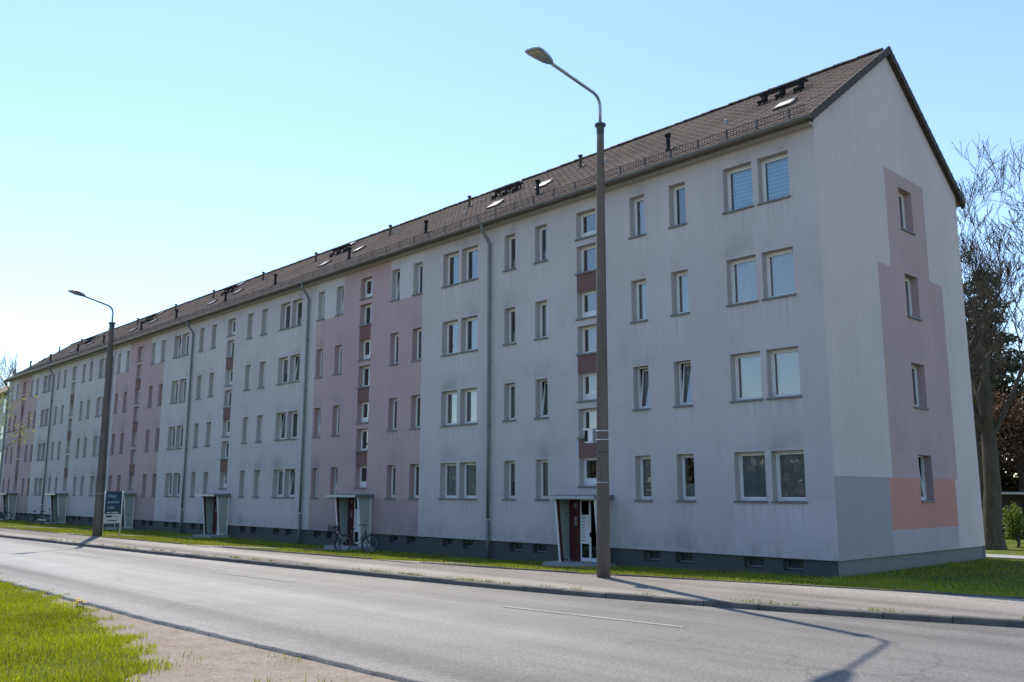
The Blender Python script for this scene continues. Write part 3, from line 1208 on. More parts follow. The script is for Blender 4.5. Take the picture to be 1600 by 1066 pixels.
for ci in range(ncol):
    xc = X1 - TW * (ci + 0.5)
    for ri in range(NR):
        s0 = ri * TL_
        base = np.array((xc, EY, EZ)) + su * s0
        jz = rnd.uniform(-0.003, 0.004)
        ja = rnd.uniform(-0.012, 0.012)
        js = rnd.uniform(-0.008, 0.008)
        if ci < NEAR:
            o = link('roof_tile', tile_me, roof, tuple(base + nu * jz + su * js))
            o.rotation_euler = (roofM @ Matrix.Rotation(ja, 3, 'Z')).to_euler()
        else:
            x_ = tv[:, 0] - tv[:, 1] * ja
            y_ = tv[:, 1] + tv[:, 0] * ja + js
            z_ = tv[:, 2] + jz
            vv = base + np.outer(x_, (1, 0, 0)) + np.outer(y_, su) + np.outer(z_, nu)
            allv.append(vv)
            allf.append(tf + cnt)
            cnt += len(tv)
o = kind(link('roof_tiling', np_mesh('roof_tiling', np.concatenate(allv), np.concatenate(allf), M['tile']), roof), 'stuff')

# ridge caps
rm = MB()
k = 8
LR = 0.40
for (xx, rr) in ((0, 0.135), (LR + 0.02, 0.118)):
    for j in range(k + 1):
        an = math.pi * j / k
        rm.v.append((xx, rr * math.cos(an), rr * math.sin(an) * 0.85))
for j in range(k):
    rm.f.append((j, j + 1, k + 1 + j + 1, k + 1 + j))
    rm.m.append(0)
rm.f.append(tuple(range(k + 1))[::-1])
rm.f.append(tuple(range(k + 1, 2 * k + 2)))
rm.m += [0, 0]
rm_me = rm.mesh('ridge_tile', M['ridge'])
nr = int((X1 + 0.04 - X0) / LR) - 1
for i in range(nr + 1):
    link('ridge_tile', rm_me, roof, (X0 + i * LR + rnd.uniform(-0.01, 0.01), TY + rnd.uniform(-0.008, 0.008), TZ - 0.02 + rnd.uniform(-0.008, 0.01)), (0, rnd.uniform(-0.015, 0.015), rnd.uniform(-0.012, 0.012)))
# verge tiles on the near gable
vm = MB()
vm.box((0, 0, -0.16), (0.035, TL_ + 0.03, 0.06))
vm_me = vm.mesh('verge_tile', M['verge'])
for ri in range(NR):
    base = np.array((X1 + 0.002, EY, EZ)) + su * (ri * TL_)
    o = link('verge_tile', vm_me, roof, tuple(base))
    o.rotation_euler = (TH + 0.05, 0, 0)
    base = np.array((X1 + 0.037, BY, EZ)) + np.array((0, -math.cos(TH), math.sin(TH))) * (ri * TL_)
    o = link('verge_tile', vm_me, roof, tuple(base))
    o.rotation_euler = (TH + 0.05, 0, R(180))
# verge board and left verge
mb = MB()
mb.hexa([(X1 - 0.12, EY, EZ - 0.16), (X1, EY, EZ - 0.16), (X1, TY, TZ - 0.16), (X1 - 0.12, TY, TZ - 0.16), (X1 - 0.12, EY, EZ - 0.05), (X1, EY, EZ - 0.05), (X1, TY, TZ - 0.05), (X1 - 0.12, TY, TZ - 0.05)])
mb.build('verge_board', M['verge'], roof)
mb = MB()
mb.hexa([(X1 - 0.12, TY, TZ - 0.16), (X1, TY, TZ - 0.16), (X1, BY, EZ - 0.16), (X1 - 0.12, BY, EZ - 0.16), (X1 - 0.12, TY, TZ - 0.05), (X1, TY, TZ - 0.05), (X1, BY, EZ - 0.05), (X1 - 0.12, BY, EZ - 0.05)])
mb.build('verge_board', M['verge'], roof)
mb = MB()
mb.hexa([(X0 - 0.04, EY, EZ - 0.2), (X0, EY, EZ - 0.2), (X0, TY, TZ - 0.2), (X0 - 0.04, TY, TZ - 0.2), (X0 - 0.04, EY, EZ + 0.05), (X0, EY, EZ + 0.05), (X0, TY, TZ + 0.05), (X0 - 0.04, TY, TZ + 0.05)])
mb.build('verge_board', M['verge'], roof)
roof.location = BINV

# gutter
mb = MB()
k = 8
gr = 0.085
gy, gz = EY - 0.055, EZ - 0.015
for xx in (X0 + 0.02, X1 + 0.03):
    for rr in (gr, gr - 0.012):
        for j in range(k + 1):
            an = math.pi + math.pi * j / k
            mb.v.append((xx, gy + rr * math.cos(an), gz + rr * math.sin(an)))
q = k + 1
for j in range(k):
    mb.f += [(j, j + 1, 2 * q + j + 1, 2 * q + j), (q + j + 1, q + j, 3 * q + j, 3 * q + j + 1)]
mb.f += [(0, 2 * q, 3 * q, q), (k, q + k, 3 * q + k, 2 * q + k), tuple(2 * q + j for j in range(q)), tuple(j for j in range(q))[::-1]]
mb.m = [0] * len(mb.f)
bpart(mb, 'gutter', M['gutter'], True)
# gutter board behind
mb = MB()
mb.box((X0 + 0.05, EY + 0.06, EZ - 0.13), (X1 - 0.05, EY + 0.11, EZ - 0.05))
bpart(mb, 'fascia_board', M['gutter'])

# downpipes
for n in range(NSEC):
    px = -13.08 - n * P if n < 5 else XL + 0.22
    mb = MB()
    pts = [(px, gy, gz - 0.06), (px, gy, gz - 0.2), (px, gy + 0.06, gz - 0.33), (px, -0.16, gz - 0.62), (px, -0.10, gz - 0.76), (px, -0.10, gz - 1.0)]
    pts += [(px, -0.10, z) for z in (8.0, 4.0, 1.3)]
    mb.tube(pts, 0.058, 10)
    dp = bpart(mb, 'downpipe', M['zinc'], True)
    mb = MB()
    mb.tube([(px, -0.10, 1.25), (px, -0.10, wall_z(px) - 0.05)], 0.07, 10)
    o = mb.build('stand_pipe', M['zinc'], dp, True)
    for z in (2.2, 4.6, 7.0, 9.4):
        mb = MB()
        mb.tube([(px, -0.10, z), (px, -0.10, z + 0.05)], 0.07, 10)
        mb.box((px - 0.015, -0.06, z + 0.01), (px + 0.015, -0.001, z + 0.04))
        kind(mb.build('pipe_clip', M['zinc'], dp, True), 'stuff')

# snow guards
SG = 2.0
sm = MB()
for zz in (0.05, 0.24):
    sm.box((-SG / 2, -0.008, zz), (SG / 2, 0.008, zz + 0.016))
nb = int(SG / 0.1)
for i in range(nb):
    xx = -SG / 2 + 0.05 + i * 0.1
    sm.box((xx - 0.006, -0.0075, 0.0655), (xx + 0.006, 0.0075, 0.2395))
for xx in (-0.5, 0.5):
    sm.box((xx - 0.018, 0.0085, -0.03), (xx + 0.018, 0.03, 0.3))
    sm.hexa([(xx - 0.018, 0.03, -0.05), (xx + 0.018, 0.03, -0.05), (xx + 0.018, 0.26, 0.1), (xx - 0.018, 0.26, 0.1), (xx - 0.018, 0.03, -0.03), (xx + 0.018, 0.03, -0.03), (xx + 0.018, 0.26, 0.13), (xx - 0.018, 0.26, 0.13)])
sg_me = sm.mesh('snow_guard', M['darkmetal'])
x = X1 - 0.25 - SG / 2
while x > X0 + 1.0:
    o = link('snow_guard', sg_me, building, Vector((x, EY + 0.26, EZ + 0.26 * math.tan(TH) + 0.05)) + BINV)
    kind(o, 'stuff')
    x -= SG + 0.01


def roof_pt(x, y, h=0.04):
    return Vector((x, y - h * math.sin(TH) * 0, EZ + (y - EY) * math.tan(TH) + h))


# vent pipes
vm = MB()
vm.tube([(0, 0, -0.15), (0, 0, 0.02), (0, 0, 0.05), (0, 0, 0.44), (0, 0, 0.45), (0, 0, 0.53), (0, 0, 0.58)], [0.10, 0.10, 0.066, 0.066, 0.105, 0.105, 0.05], 12)
vm.box((-0.14, -0.16, -0.12), (0.14, 0.16, 0.0), mat=Matrix.Rotation(TH, 4, 'X'))
vent_me = vm.mesh('vent_pipe', M['black'])
vm2 = MB()
vm2.tube([(0, 0, -0.15), (0, 0, 0.02), (0, 0, 0.05), (0, 0, 0.40), (0, 0, 0.41), (0, 0, 0.47)], [0.09, 0.09, 0.055, 0.055, 0.09, 0.09], 10)
vm2.box((-0.13, -0.15, -0.12), (0.13, 0.15, 0.0), mat=Matrix.Rotation(TH, 4, 'X'))
vent2_me = vm2.mesh('vent_pipe', M['verge'])
for n in range(NSEC):
    for (xo, yo, me) in ((-5.6, 1.05, vent_me), (-11.75, 1.15, vent_me), (-5.5, 3.4, vent2_me), (-11.6, 3.4, vent2_me)):
        if n == 0 and xo == -5.5:
            continue
        o = link('vent_pipe', me, building, roof_pt(xo - n * P + 0.15 * (n % 2), yo, 0.05) + BINV)
# small cowls
cm = MB()
cm.tube([(0, 0, -0.1), (0, 0, 0.10), (0, -0.03, 0.14)], [0.05, 0.05, 0.03], 8)
cm_me = cm.mesh('vent_cowl', M['hatch'])
for n in range(NSEC):
    for (xo, yo) in ((-9.6, 2.6), (-4.0, 2.0), (-13.2, 2.7)):
        link('vent_cowl', cm_me, building, roof_pt(xo - n * P, yo, 0.03) + BINV)
# sweep's standing boards on brackets, and roof hatches
for n in range(NSEC):
    xb, yb = -2.65 - n * P, 3.25
    p0 = roof_pt(xb, yb, 0.0)
    mb = MB()
    for i in range(4):
        mb.box((xb - 0.85, yb - 0.16 + i * 0.085, p0.z + 0.30), (xb + 0.85, yb - 0.16 + i * 0.085 + 0.06, p0.z + 0.33))
    for xx in (-0.65, 0.0, 0.65):
        mb.box((xb + xx - 0.02, yb - 0.17, p0.z + 0.255), (xb + xx + 0.02, yb + 0.19, p0.z + 0.298))
    st = kind(bpart(mb, 'sweep_board', M['darkmetal']), 'stuff')
    for xx in (-0.65, 0.0, 0.65):
        mb = MB()
        mb.tube([(xb + xx - 0.12, yb - 0.25, p0.z - 0.15), (xb + xx + 0.10, yb + 0.0, p0.z + 0.26)], 0.03, 6)
        mb.tube([(xb + xx + 0.12, yb - 0.25, p0.z - 0.15), (xb + xx - 0.10, yb + 0.0, p0.z + 0.26)], 0.03, 6)
        mb.tube([(xb + xx, yb + 0.16, p0.z + 0.05), (xb + xx, yb + 0.14, p0.z + 0.26)], 0.03, 6)
        mb.box((xb + xx - 0.16, yb - 0.22, p0.z - 0.02), (xb + xx + 0.16, yb - 0.1, p0.z + 0.05))
        kind(mb.build('bracket', M['black'], st), 'stuff')
hm = MB()
hm.box((-0.30, -0.27, 0.0), (0.30, 0.27, 0.07))
hm.box((-0.26, -0.23, 0.0705), (0.26, 0.23, 0.083), 1)
hm.box((-0.32, 0.235, 0.0835), (0.32, 0.29, 0.10), 0)
hatch_me = hm.mesh('roof_hatch', [M['darkmetal'], M['hatch']])
for n in range(NSEC):
    for (xo, yo) in ((-1.75, 1.75), (-12.6, 2.35)) + (((-3.4, 4.35),) if n else ()):
        o = link('roof_hatch', hatch_me, building, roof_pt(xo - n * P, yo, 0.02) + BINV)
        o.rotation_euler = (TH, 0, 0)

# ---- porches
M['doorglass'] = plain('dark_door_glass', (0.02, 0.022, 0.025), 0.08, 0.1)
M['slot'] = plain('letter_slot_dark', (0.06, 0.06, 0.065), 0.5)
for n in range(NSEC):
    ox = -n * P
    xl, xr = -9.18 + ox, -7.50 + ox
    zt, zb_ = 2.03, 0.07 if n == 0 else 0.03
    yt, ybm = -0.68, -0.48
    mb = MB()
    mb.hexa([(xl - 0.36, -0.92, zt + 0.005), (xr + 0.22, -0.92, zt + 0.005), (xr + 0.22, -0.001, zt + 0.005), (xl - 0.36, -0.001, zt + 0.005),
             (xl - 0.36, -0.92, zt + 0.085), (xr + 0.22, -0.92, zt + 0.085), (xr + 0.22, -0.001, zt + 0.13), (xl - 0.36, -0.001, zt + 0.13)])
    porch = bpart(mb, 'porch', M['zinc'])
    mb = MB()
    mb.box((xl - 0.37, -0.945, zt - 0.005), (xr + 0.23, -0.9205, zt + 0.095))
    mb.build('canopy_trim', M['galv'], porch)
    mb = MB()
    mb.box((xl - 0.25, -1.0, zb_ - 0.35), (xr + 0.2, 0.05, zb_ - 0.005))
    mb.build('door_step', M['step'], porch)
    for xx, sg in ((xl, 1), (xr, -1)):
        mb = MB()      # trapezoid of ribbed glass
        mb.hexa([(xx - 0.012, ybm + 0.07, zb_ + 0.06), (xx + 0.012, ybm + 0.07, zb_ + 0.06), (xx + 0.012, -0.05, zb_ + 0.06), (xx - 0.012, -0.05, zb_ + 0.06),
                 (xx - 0.012, yt + 0.07, zt), (xx + 0.012, yt + 0.07, zt), (xx + 0.012, -0.05, zt), (xx - 0.012, -0.05, zt)])
        sp = mb.build('side_panel', M['ribglass'], porch)
        mb = MB()      # white raking front post
        a, c = 0.03, 0.06
        mb.hexa([(xx - a, ybm, zb_ - 0.01), (xx + a, ybm, zb_ - 0.01), (xx + a, ybm + c, zb_ - 0.01), (xx - a, ybm + c, zb_ - 0.01), (xx - a, yt, zt + 0.002), (xx + a, yt, zt + 0.002), (xx + a, yt + c, zt + 0.002), (xx - a, yt + c, zt + 0.002)])
        mb.build('front_post', M['white'], porch)
        mb = MB()      # maroon inner lining
        xi = xx + sg * 0.033
        mb.hexa([(min(xi, xi + sg * 0.03), ybm + 0.03, zb_), (max(xi, xi + sg * 0.03), ybm + 0.03, zb_), (max(xi, xi + sg * 0.03), ybm + 0.12, zb_), (min(xi, xi + sg * 0.03), ybm + 0.12, zb_),
                 (min(xi, xi + sg * 0.03), yt + 0.03, zt), (max(xi, xi + sg * 0.03), yt + 0.03, zt), (max(xi, xi + sg * 0.03), yt + 0.12, zt), (min(xi, xi + sg * 0.03), yt + 0.12, zt)])
        mb.build('inner_post', M['maroonp'], porch)
        mb = MB()
        mb.box((xx - 0.03, -0.05, zb_), (xx + 0.03, -0.001, zt))
        mb.build('wall_post', M['white'] if sg < 0 else M['galv'], porch)
    mb = MB()
    mb.box((xl + 0.032, -0.03, zb_), (-8.70 + ox, 0.02, zt))
    mb.build('back_panel', M['maroonp'], porch)
    mb = MB()
    mb.box((-7.72 + ox, -0.03, zb_), (xr - 0.032, 0.02, zt))
    mb.build('back_panel', M['maroonp'], porch)
    mb = MB()
    dx0, dx1 = -8.695 + ox, -7.725 + ox
    dm = -8.28 + ox
    mb.box((dx0, -0.02, zb_), (dx0 + 0.05, 0.04, zt))
    mb.box((dx1 - 0.05, -0.02, zb_), (dx1, 0.04, zt))
    mb.box((dx0 + 0.05, -0.02, zt - 0.06), (dx1 - 0.05, 0.04, zt))
    mb.box((dm - 0.04, -0.025, zb_), (dm + 0.04, 0.04, zt - 0.061))
    mb.box((dx0 + 0.05, -0.018, zb_ + 0.55), (dm - 0.04, 0.035, zt - 0.5))
    mb.box((dx0 + 0.05, -0.02, zb_), (dm - 0.04, 0.04, zb_ + 0.12))
    mb.box((dm + 0.04, -0.02, zb_), (dx1 - 0.05, 0.04, zb_ + 0.12))
    mb.build('door', M['white'], porch)
    mb = MB()
    mb.box((dx0 + 0.05, 0.0, zb_ + 0.12), (dm - 0.04, 0.015, zb_ + 0.55))
    mb.build('door_pane', M['doorglass'], porch)
    mb = MB()
    mb.box((dx0 + 0.05, 0.0, zt - 0.5), (dm - 0.04, 0.015, zt - 0.06))
    mb.build('door_pane', M['doorglass'], porch)
    mb = MB()
    mb.box((dm + 0.04, 0.0, zb_ + 0.12), (dx1 - 0.05, 0.015, zt - 0.06))
    mb.build('door_pane', M['doorglass'], porch)
    if n < 3:
        for i in range(8):
            mb = MB()
            zz = zb_ + 0.60 + i * 0.098
            mb.box((dx0 + 0.09, -0.024, zz + 0.045), (dx0 + 0.19, -0.0185, zz + 0.065))
            mb.build('letter_slot', M['slot'], porch)
    mb = MB()
    mb.box((dm + 0.01, -0.06, zb_ + 0.78), (dm + 0.07, -0.0255, zb_ + 0.92))
    mb.build('door_handle', M['black'], porch)
    mb = MB()
    mb.box((-8.93 + ox, -0.045, 1.18), (-8.82 + ox, -0.0305, 1.46))
    mb.build('bell_panel', M['galv'], porch)
    mb = MB()
    mb.box((-8.92 + ox, -0.07, 1.76), (-8.78 + ox, -0.0305, 1.91))
    mb.build('porch_lamp', M['galv'], porch)
# ------------------------------------------------------------------ street lamps
M['lens'] = plain('lamp_lens', (0.36, 0.345, 0.31), 0.3, 0.15, 9, world=True)


def street_lamp(base, top, head, rb, rt, label):
    base, top, head = Vector(base), Vector(top), Vector(head)
    root = empty('street_lamp', base)
    tag(root, label, 'street lamp', 'concrete street lamps along the pavement')
    T = top - base
    H_ = head - base
    mb = MB()
    n = 14
    pts = [T * (i / n) for i in range(n + 1)]
    pts[0] = Vector((0, 0, -0.35))
    rad = [rb + (rt - rb) * i / n for i in range(n + 1)]
    mb.tube(pts, rad, 14)
    mb.build('pole', M['pole'], root, True)
    mb = MB()
    ax = T.normalized()
    mb.tube([T - ax * 0.22, T - ax * 0.02, T + ax * 0.0, T + ax * 0.05], [rt + 0.006, rt + 0.01, rt + 0.05, rt + 0.05], 14)
    mb.build('collar', M['darkmetal'], root)
    for hh in (0.195, 0.26):
        mb = MB()
        rr = rb + (rt - rb) * hh + 0.004
        mb.tube([T * hh, T * hh + Vector((0, 0, 0.03))], rr, 14)
        mb.build('pole_band', M['galv'] if hh < 0.2 else M['darkmetal'], root, True)
    # arm: up out of the pole, a bend, then a straight rising run to the head
    up = T + ax * 0.45
    bend = T + ax * 0.75
    d = (H_ - bend)
    dh = d.normalized()
    pts = [T + ax * 0.02, up]
    for i in range(1, 9):
        t = i / 9
        a, b_ = up, bend + dh * 0.42
        pts.append(a * (1 - t) ** 2 + bend * 2 * t * (1 - t) + b_ * t * t)
    pts += [bend + dh * 0.42, bend + dh * (d.length - 0.30)]
    mb = MB()
    mb.tube(pts, 0.038, 10)
    mb.build('arm', M['galv'], root, True)
    # luminaire
    side = dh.cross(Vector((0, 0, 1))).normalized()
    upv = side.cross(dh).normalized()
    B = Matrix((dh, side, upv)).transposed()
    sect = [(-0.46, 0.05, 0.05), (-0.40, 0.085, 0.075), (-0.25, 0.125, 0.10), (0.0, 0.165, 0.10), (0.26, 0.195, 0.08), (0.40, 0.185, 0.055), (0.455, 0.15, 0.03)]

    def shell(zlo, zhi, s0, s1, shrink, mat, name):
        mb = MB()
        ks = [s for s in sect if s0 <= s[0] <= s1]
        k = 10
        for (l, w, h) in ks:
            for j in range(k):
                an = 2 * math.pi * j / k
                zz = math.sin(an)
                zz = zz * h * (zhi if zz > 0 else zlo)
                p = Vector((l, math.copysign(abs(math.cos(an)) ** 0.6, math.cos(an)) * w * shrink, zz))
                mb.v.append(tuple(H_ + B @ p))
        for i in range(len(ks) - 1):
            for j in range(k):
                q = i * k
                mb.f.append((q + j, q + (j + 1) % k, q + k + (j + 1) % k, q + k + j))
        mb.f.append(tuple(range(k))[::-1])
        mb.f.append(tuple((len(ks) - 1) * k + j for j in range(k)))
        mb.m = [0] * len(mb.f)
        return mb.build(name, mat, root, True)

    shell(0.5, 1.0, -1, 1, 1.0, M['galv'], 'lamp_housing')
    shell(0.80, 0.2, -0.05, 0.41, 0.78, M['lens'], 'lamp_lens')
    return root


street_lamp((-2.57, -5.96, PZ), (-2.45, -5.96, 11.03), (-1.62, -8.82, 11.52), 0.158, 0.086, 'tall brown concrete street lamp beside the nearest entrance, with a small box on its pole')
street_lamp((-29.76, -7.77, PZ - 0.02), (-29.98, -7.77, 9.70), (-28.5, -9.76, 10.54), 0.20, 0.105, 'brown concrete street lamp further down the street, beside the blue sign board')

# sensor box clamped on the near pole
sb = empty('sensor_box', (-2.53, -5.96, 3.52))
tag(sb, 'small white sensor box clamped to the near lamp pole', 'sensor box')
mb = MB()
mb.box((-0.46, -0.11, -0.16), (-0.22, 0.11, 0.145))
mb.box((-0.49, -0.14, 0.1455), (-0.24, 0.14, 0.17))
mb.build('case', M['white'], sb)
mb = MB()
mb.box((-0.45, -0.125, -0.13), (-0.36, -0.1105, 0.12))
mb.build('window', M['black'], sb)
mb = MB()
mb.box((-0.215, -0.05, -0.17), (-0.145, 0.05, 0.18))
mb.build('back_plate', M['galv'], sb)
for zz in (-0.10, 0.10):
    mb = MB()
    mb.torus((0, 0, zz), 0.147, 0.010, (0, 0, 1), 20, 6)
    mb.build('clamp', M['white'], sb)

# ------------------------------------------------------------------ sign board
M['signblue'] = plain('sign_blue', (0.014, 0.065, 0.115), 0.4, 0.06, 2)
M['signband'] = plain('sign_dark_band', (0.02, 0.035, 0.05), 0.4, 0.06, 2)
M['signwhite'] = plain('sign_white', (0.62, 0.63, 0.66), 0.4, 0.05, 2)
M['ltext'] = plain('pale_blue_lettering', (0.42, 0.58, 0.70), 0.5, 0.03)
sgn = empty('sign_board', (-31.0, -6.76, 0.28))
tag(sgn, 'blue and white sign board on two white posts beside the far lamp', 'sign board')
for yy in (-0.38, 0.38):
    mb = MB()
    mb.tube([(0, yy, -0.2), (0, yy, 2.0)], 0.03, 10)
    mb.build('post', M['white'], sgn, True)
mb = MB()
mb.box((-0.02, -0.35, 0.98), (0.02, 0.35, 1.98))
mb.build('blue_panel', M['signblue'], sgn)
mb = MB()
mb.box((0.0205, -0.35, 0.98), (0.024, 0.35, 1.10))
mb.build('dark_band', M['signband'], sgn)
mb = MB()
mb.box((-0.018, -0.35, 0.56), (0.02, 0.35, 0.976))
mb.build('white_panel', M['signwhite'], sgn)


def text(s, size, loc, mat, parent, name='lettering', bold=0.0):
    cu = bpy.data.curves.new('t', 'FONT')
    cu.body = s
    cu.size = size
    cu.offset = bold
    cu.extrude = 0.002
    to = bpy.data.objects.new('t', cu)
    C.objects.link(to)
    bpy.context.view_layer.update()
    me = bpy.data.meshes.new_from_object(to.evaluated_get(bpy.context.evaluated_depsgraph_get()))
    bpy.data.objects.remove(to)
    bpy.data.curves.remove(cu)
    me.materials.clear()
    me.materials.append(mat)
    o = link(name, me, parent, loc)
    o.rotation_euler = (R(90), 0, R(90))
    return o


text('Hier', 0.22, (0.024, -0.26, 1.70), M['ltext'], sgn)
text('wohne', 0.185, (0.024, -0.26, 1.45), M['ltext'], sgn)
text('ich!', 0.22, (0.024, -0.26, 1.19), M['ltext'], sgn)
# lines of print too small to read in the photograph: strokes of the same length and tone
for (ya, yb, za, zb, mt) in ((-0.27, -0.10, 1.015, 1.065, 'signwhite'), (-0.06, 0.24, 1.015, 1.065, 'signwhite'), (-0.28, -0.03, 0.83, 0.90, 'black'), (0.0, 0.22, 0.84, 0.88, 'galv'), (-0.22, 0.20, 0.66, 0.70, 'signblue')):
    mb = MB()
    mb.box((0.0245 if za > 1 else 0.0205, ya, za), (0.027 if za > 1 else 0.0225, yb, zb))
    mb.build('print_line', M[mt], sgn)

# ------------------------------------------------------------------ bicycles
M['tyre'] = plain('tyre_rubber', (0.02, 0.02, 0.02), 0.8)
M['chrome'] = plain('rim_metal', (0.30, 0.30, 0.31), 0.3, 0.05, metal=0.8)
M['bikeblack'] = plain('bike_black', (0.025, 0.025, 0.03), 0.35)
M['bikered'] = plain('bike_maroon', (0.05, 0.014, 0.02), 0.35)
M['bikeblue'] = plain('bike_blue', (0.04, 0.07, 0.14), 0.35)
M['bikesilver'] = plain('bike_silver', (0.35, 0.36, 0.38), 0.35, metal=0.4)


def bicycle(loc, ang, fmat, label, basket=None, guard='chrome', lean=0.06):
    """local x forward, rear hub at x=-0.53, front hub at x=0.53"""
    root = empty('bicycle', (loc[0], loc[1], lawn_z(loc[0], loc[1]) + 0.01))
    root.rotation_euler = (lean, 0, ang)
    tag(root, label, 'bicycle', 'bicycles parked on the lawn')
    WR = 0.335
    for hx, st in ((-0.53, 0.0), (0.53, 0.12)):
        mb = MB()
        mb.torus((hx, 0, WR), WR - 0.018, 0.019, (st, 1, 0), 32, 6)
        wh = mb.build('wheel', M['tyre'], root, True)
        mb = MB()
        mb.torus((hx, 0, WR), WR - 0.045, 0.014, (st, 1, 0), 32, 4)
        mb.build('rim', M['chrome'], wh, True)
        mb = MB()
        for i in range(14):
            an = 2 * math.pi * i / 14
            e = Vector((math.cos(an), -st * math.cos(an), math.sin(an))) * (WR - 0.045)
            c = Vector((hx, 0.02 if i % 2 else -0.02, WR))
            mb.tube([c, Vector((hx, 0, WR)) + e], 0.0028, 3, cap=False)
        mb.tube([(hx, -0.05, WR), (hx, 0.05, WR)], 0.022, 8)
        kind(mb.build('spokes', M['chrome'], wh), 'stuff')
        mb = MB()
        k = 14
        pts = []
        for i in range(k + 1):
            an = R(200) - R(190) * i / k if hx < 0 else R(205) - R(165) * i / k
            pts.append((hx + math.cos(an) * (WR + 0.025), 0, WR + math.sin(an) * (WR + 0.025)))
        for a, b_ in zip(pts[:-1], pts[1:]):
            mb.hexa([(a[0], -0.025, a[2]), (b_[0], -0.025, b_[2]), (b_[0], 0.025, b_[2]), (a[0], 0.025, a[2]), (a[0], -0.022, a[2] + 0.006), (b_[0], -0.022, b_[2] + 0.006), (b_[0], 0.022, b_[2] + 0.006), (a[0], 0.022, a[2] + 0.006)])
        kind(mb.build('mudguard', M[guard], root), 'stuff')
    bb = (-0.08, 0, 0.29)
    seat = (-0.22, 0, 0.74)
    head0, head1 = (0.36, 0, 0.70), (0.32, 0, 0.88)
    mb = MB()
    mb.tube([bb, seat], 0.017, 8)
    mb.tube([bb, (0.10, 0, 0.33), (0.27, 0, 0.52), head0], 0.020, 8)
    mb.tube([(-0.13, 0, 0.45), (0.12, 0, 0.48), (0.34, 0, 0.80)], 0.017, 8)
    mb.tube([head0, head1], 0.022, 8)
    for s in (-1, 1):
        mb.tube([bb, (-0.53, s * 0.06, WR)], 0.011, 6)
        mb.tube([(-0.20, 0, 0.68), (-0.53, s * 0.06, WR)], 0.010, 6)
    kind(mb.build('frame', M[fmat], root, True), 'stuff')
    mb = MB()
    for s in (-1, 1):
        mb.tube([(0.365, s * 0.05, 0.68), (0.42, s * 0.055, 0.52), (0.53, s * 0.055, WR)], 0.012, 6)
    mb.tube([(0.365, -0.055, 0.68), (0.365, 0.055, 0.68)], 0.016, 6)
    kind(mb.build('fork', M[fmat], root, True), 'stuff')
    mb = MB()
    mb.tube([head1, (0.305, 0, 1.02), (0.33, 0, 1.06)], 0.013, 8)
    mb.tube([(0.14, -0.28, 1.03), (0.27, -0.27, 1.07), (0.34, -0.12, 1.07), (0.33, 0, 1.06), (0.34, 0.12, 1.07), (0.27, 0.27, 1.07), (0.14, 0.28, 1.03)], 0.012, 8)
    hb = mb.build('handlebar', M['chrome'], root, True)
    for s in (-1, 1):
        mb = MB()
        mb.tube([(0.13, s * 0.28, 1.028), (0.245, s * 0.273, 1.062)], 0.018, 8)
        mb.build('grip', M['black'], hb, True)
    mb = MB()
    mb.tube([seat, (-0.235, 0, 0.88)], 0.012, 8)
    sp = mb.build('seat_post', M['chrome'], root, True)
    mb = MB()
    ks = [(-0.38, 0.09, 0.03), (-0.34, 0.115, 0.045), (-0.26, 0.10, 0.045), (-0.16, 0.045, 0.035), (-0.08, 0.025, 0.025)]
    for (xx, w, h) in ks:
        for (yy, zz) in ((-1, -0.3), (-0.8, 0.7), (0, 1), (0.8, 0.7), (1, -0.3)):
            mb.v.append((xx, yy * w, 0.90 + zz * h))
    for i in range(4):
        for j in range(5):
            mb.f.append((i * 5 + j, i * 5 + (j + 1) % 5, i * 5 + 5 + (j + 1) % 5, i * 5 + 5 + j))
    mb.f += [(0, 1, 2, 3, 4), (24, 23, 22, 21, 20)]
    mb.m = [0] * len(mb.f)
    mb.build('saddle', M['black'], root, True)
    mb = MB()
    for s in (-1, 1):
        mb.tube([(-0.22, s * 0.05, 0.70), (-0.80, s * 0.05, 0.70)], 0.007, 5)
        mb.tube([(-0.74, s * 0.05, 0.70), (-0.53, s * 0.07, WR)], 0.006, 5)
    for xx in (-0.40, -0.55, -0.70, -0.80):
        mb.tube([(xx, -0.055, 0.70), (xx, 0.055, 0.70)], 0.006, 5)
    kind(mb.build('rack', M['darkmetal'], root), 'stuff')
    mb = MB()
    mb.torus((-0.08, -0.045, 0.29), 0.085, 0.008, (0, 1, 0), 20, 5)
    mb.tube([(-0.08, -0.06, 0.29), (0.0, -0.075, 0.14)], 0.010, 6)
    mb.tube([(-0.08, 0.06, 0.29), (-0.16, 0.075, 0.44)], 0.010, 6)
    mb.box((-0.05, -0.17, 0.125), (0.05, -0.08, 0.15))
    mb.box((-0.21, 0.08, 0.43), (-0.11, 0.17, 0.455))
    kind(mb.build('crank', M['chrome'], root), 'stuff')
    mb = MB()
    mb.hexa([(-0.50, -0.07, 0.29), (0.03, -0.07, 0.24), (0.03, -0.055, 0.24), (-0.50, -0.055, 0.29), (-0.50, -0.07, 0.38), (0.03, -0.07, 0.36), (0.03, -0.055, 0.36), (-0.50, -0.055, 0.38)])
    mb.build('chain_guard', M[fmat], root)
    mb = MB()
    mb.tube([(0.42, 0, 0.74), (0.49, 0, 0.745)], [0.03, 0.045], 10)
    mb.build('headlight', M['chrome'], root, True)
    mb = MB()
    mb.box((-0.83, -0.03, 0.62), (-0.80, 0.03, 0.68))
    mb.build('rear_light', M['bikered'], root)
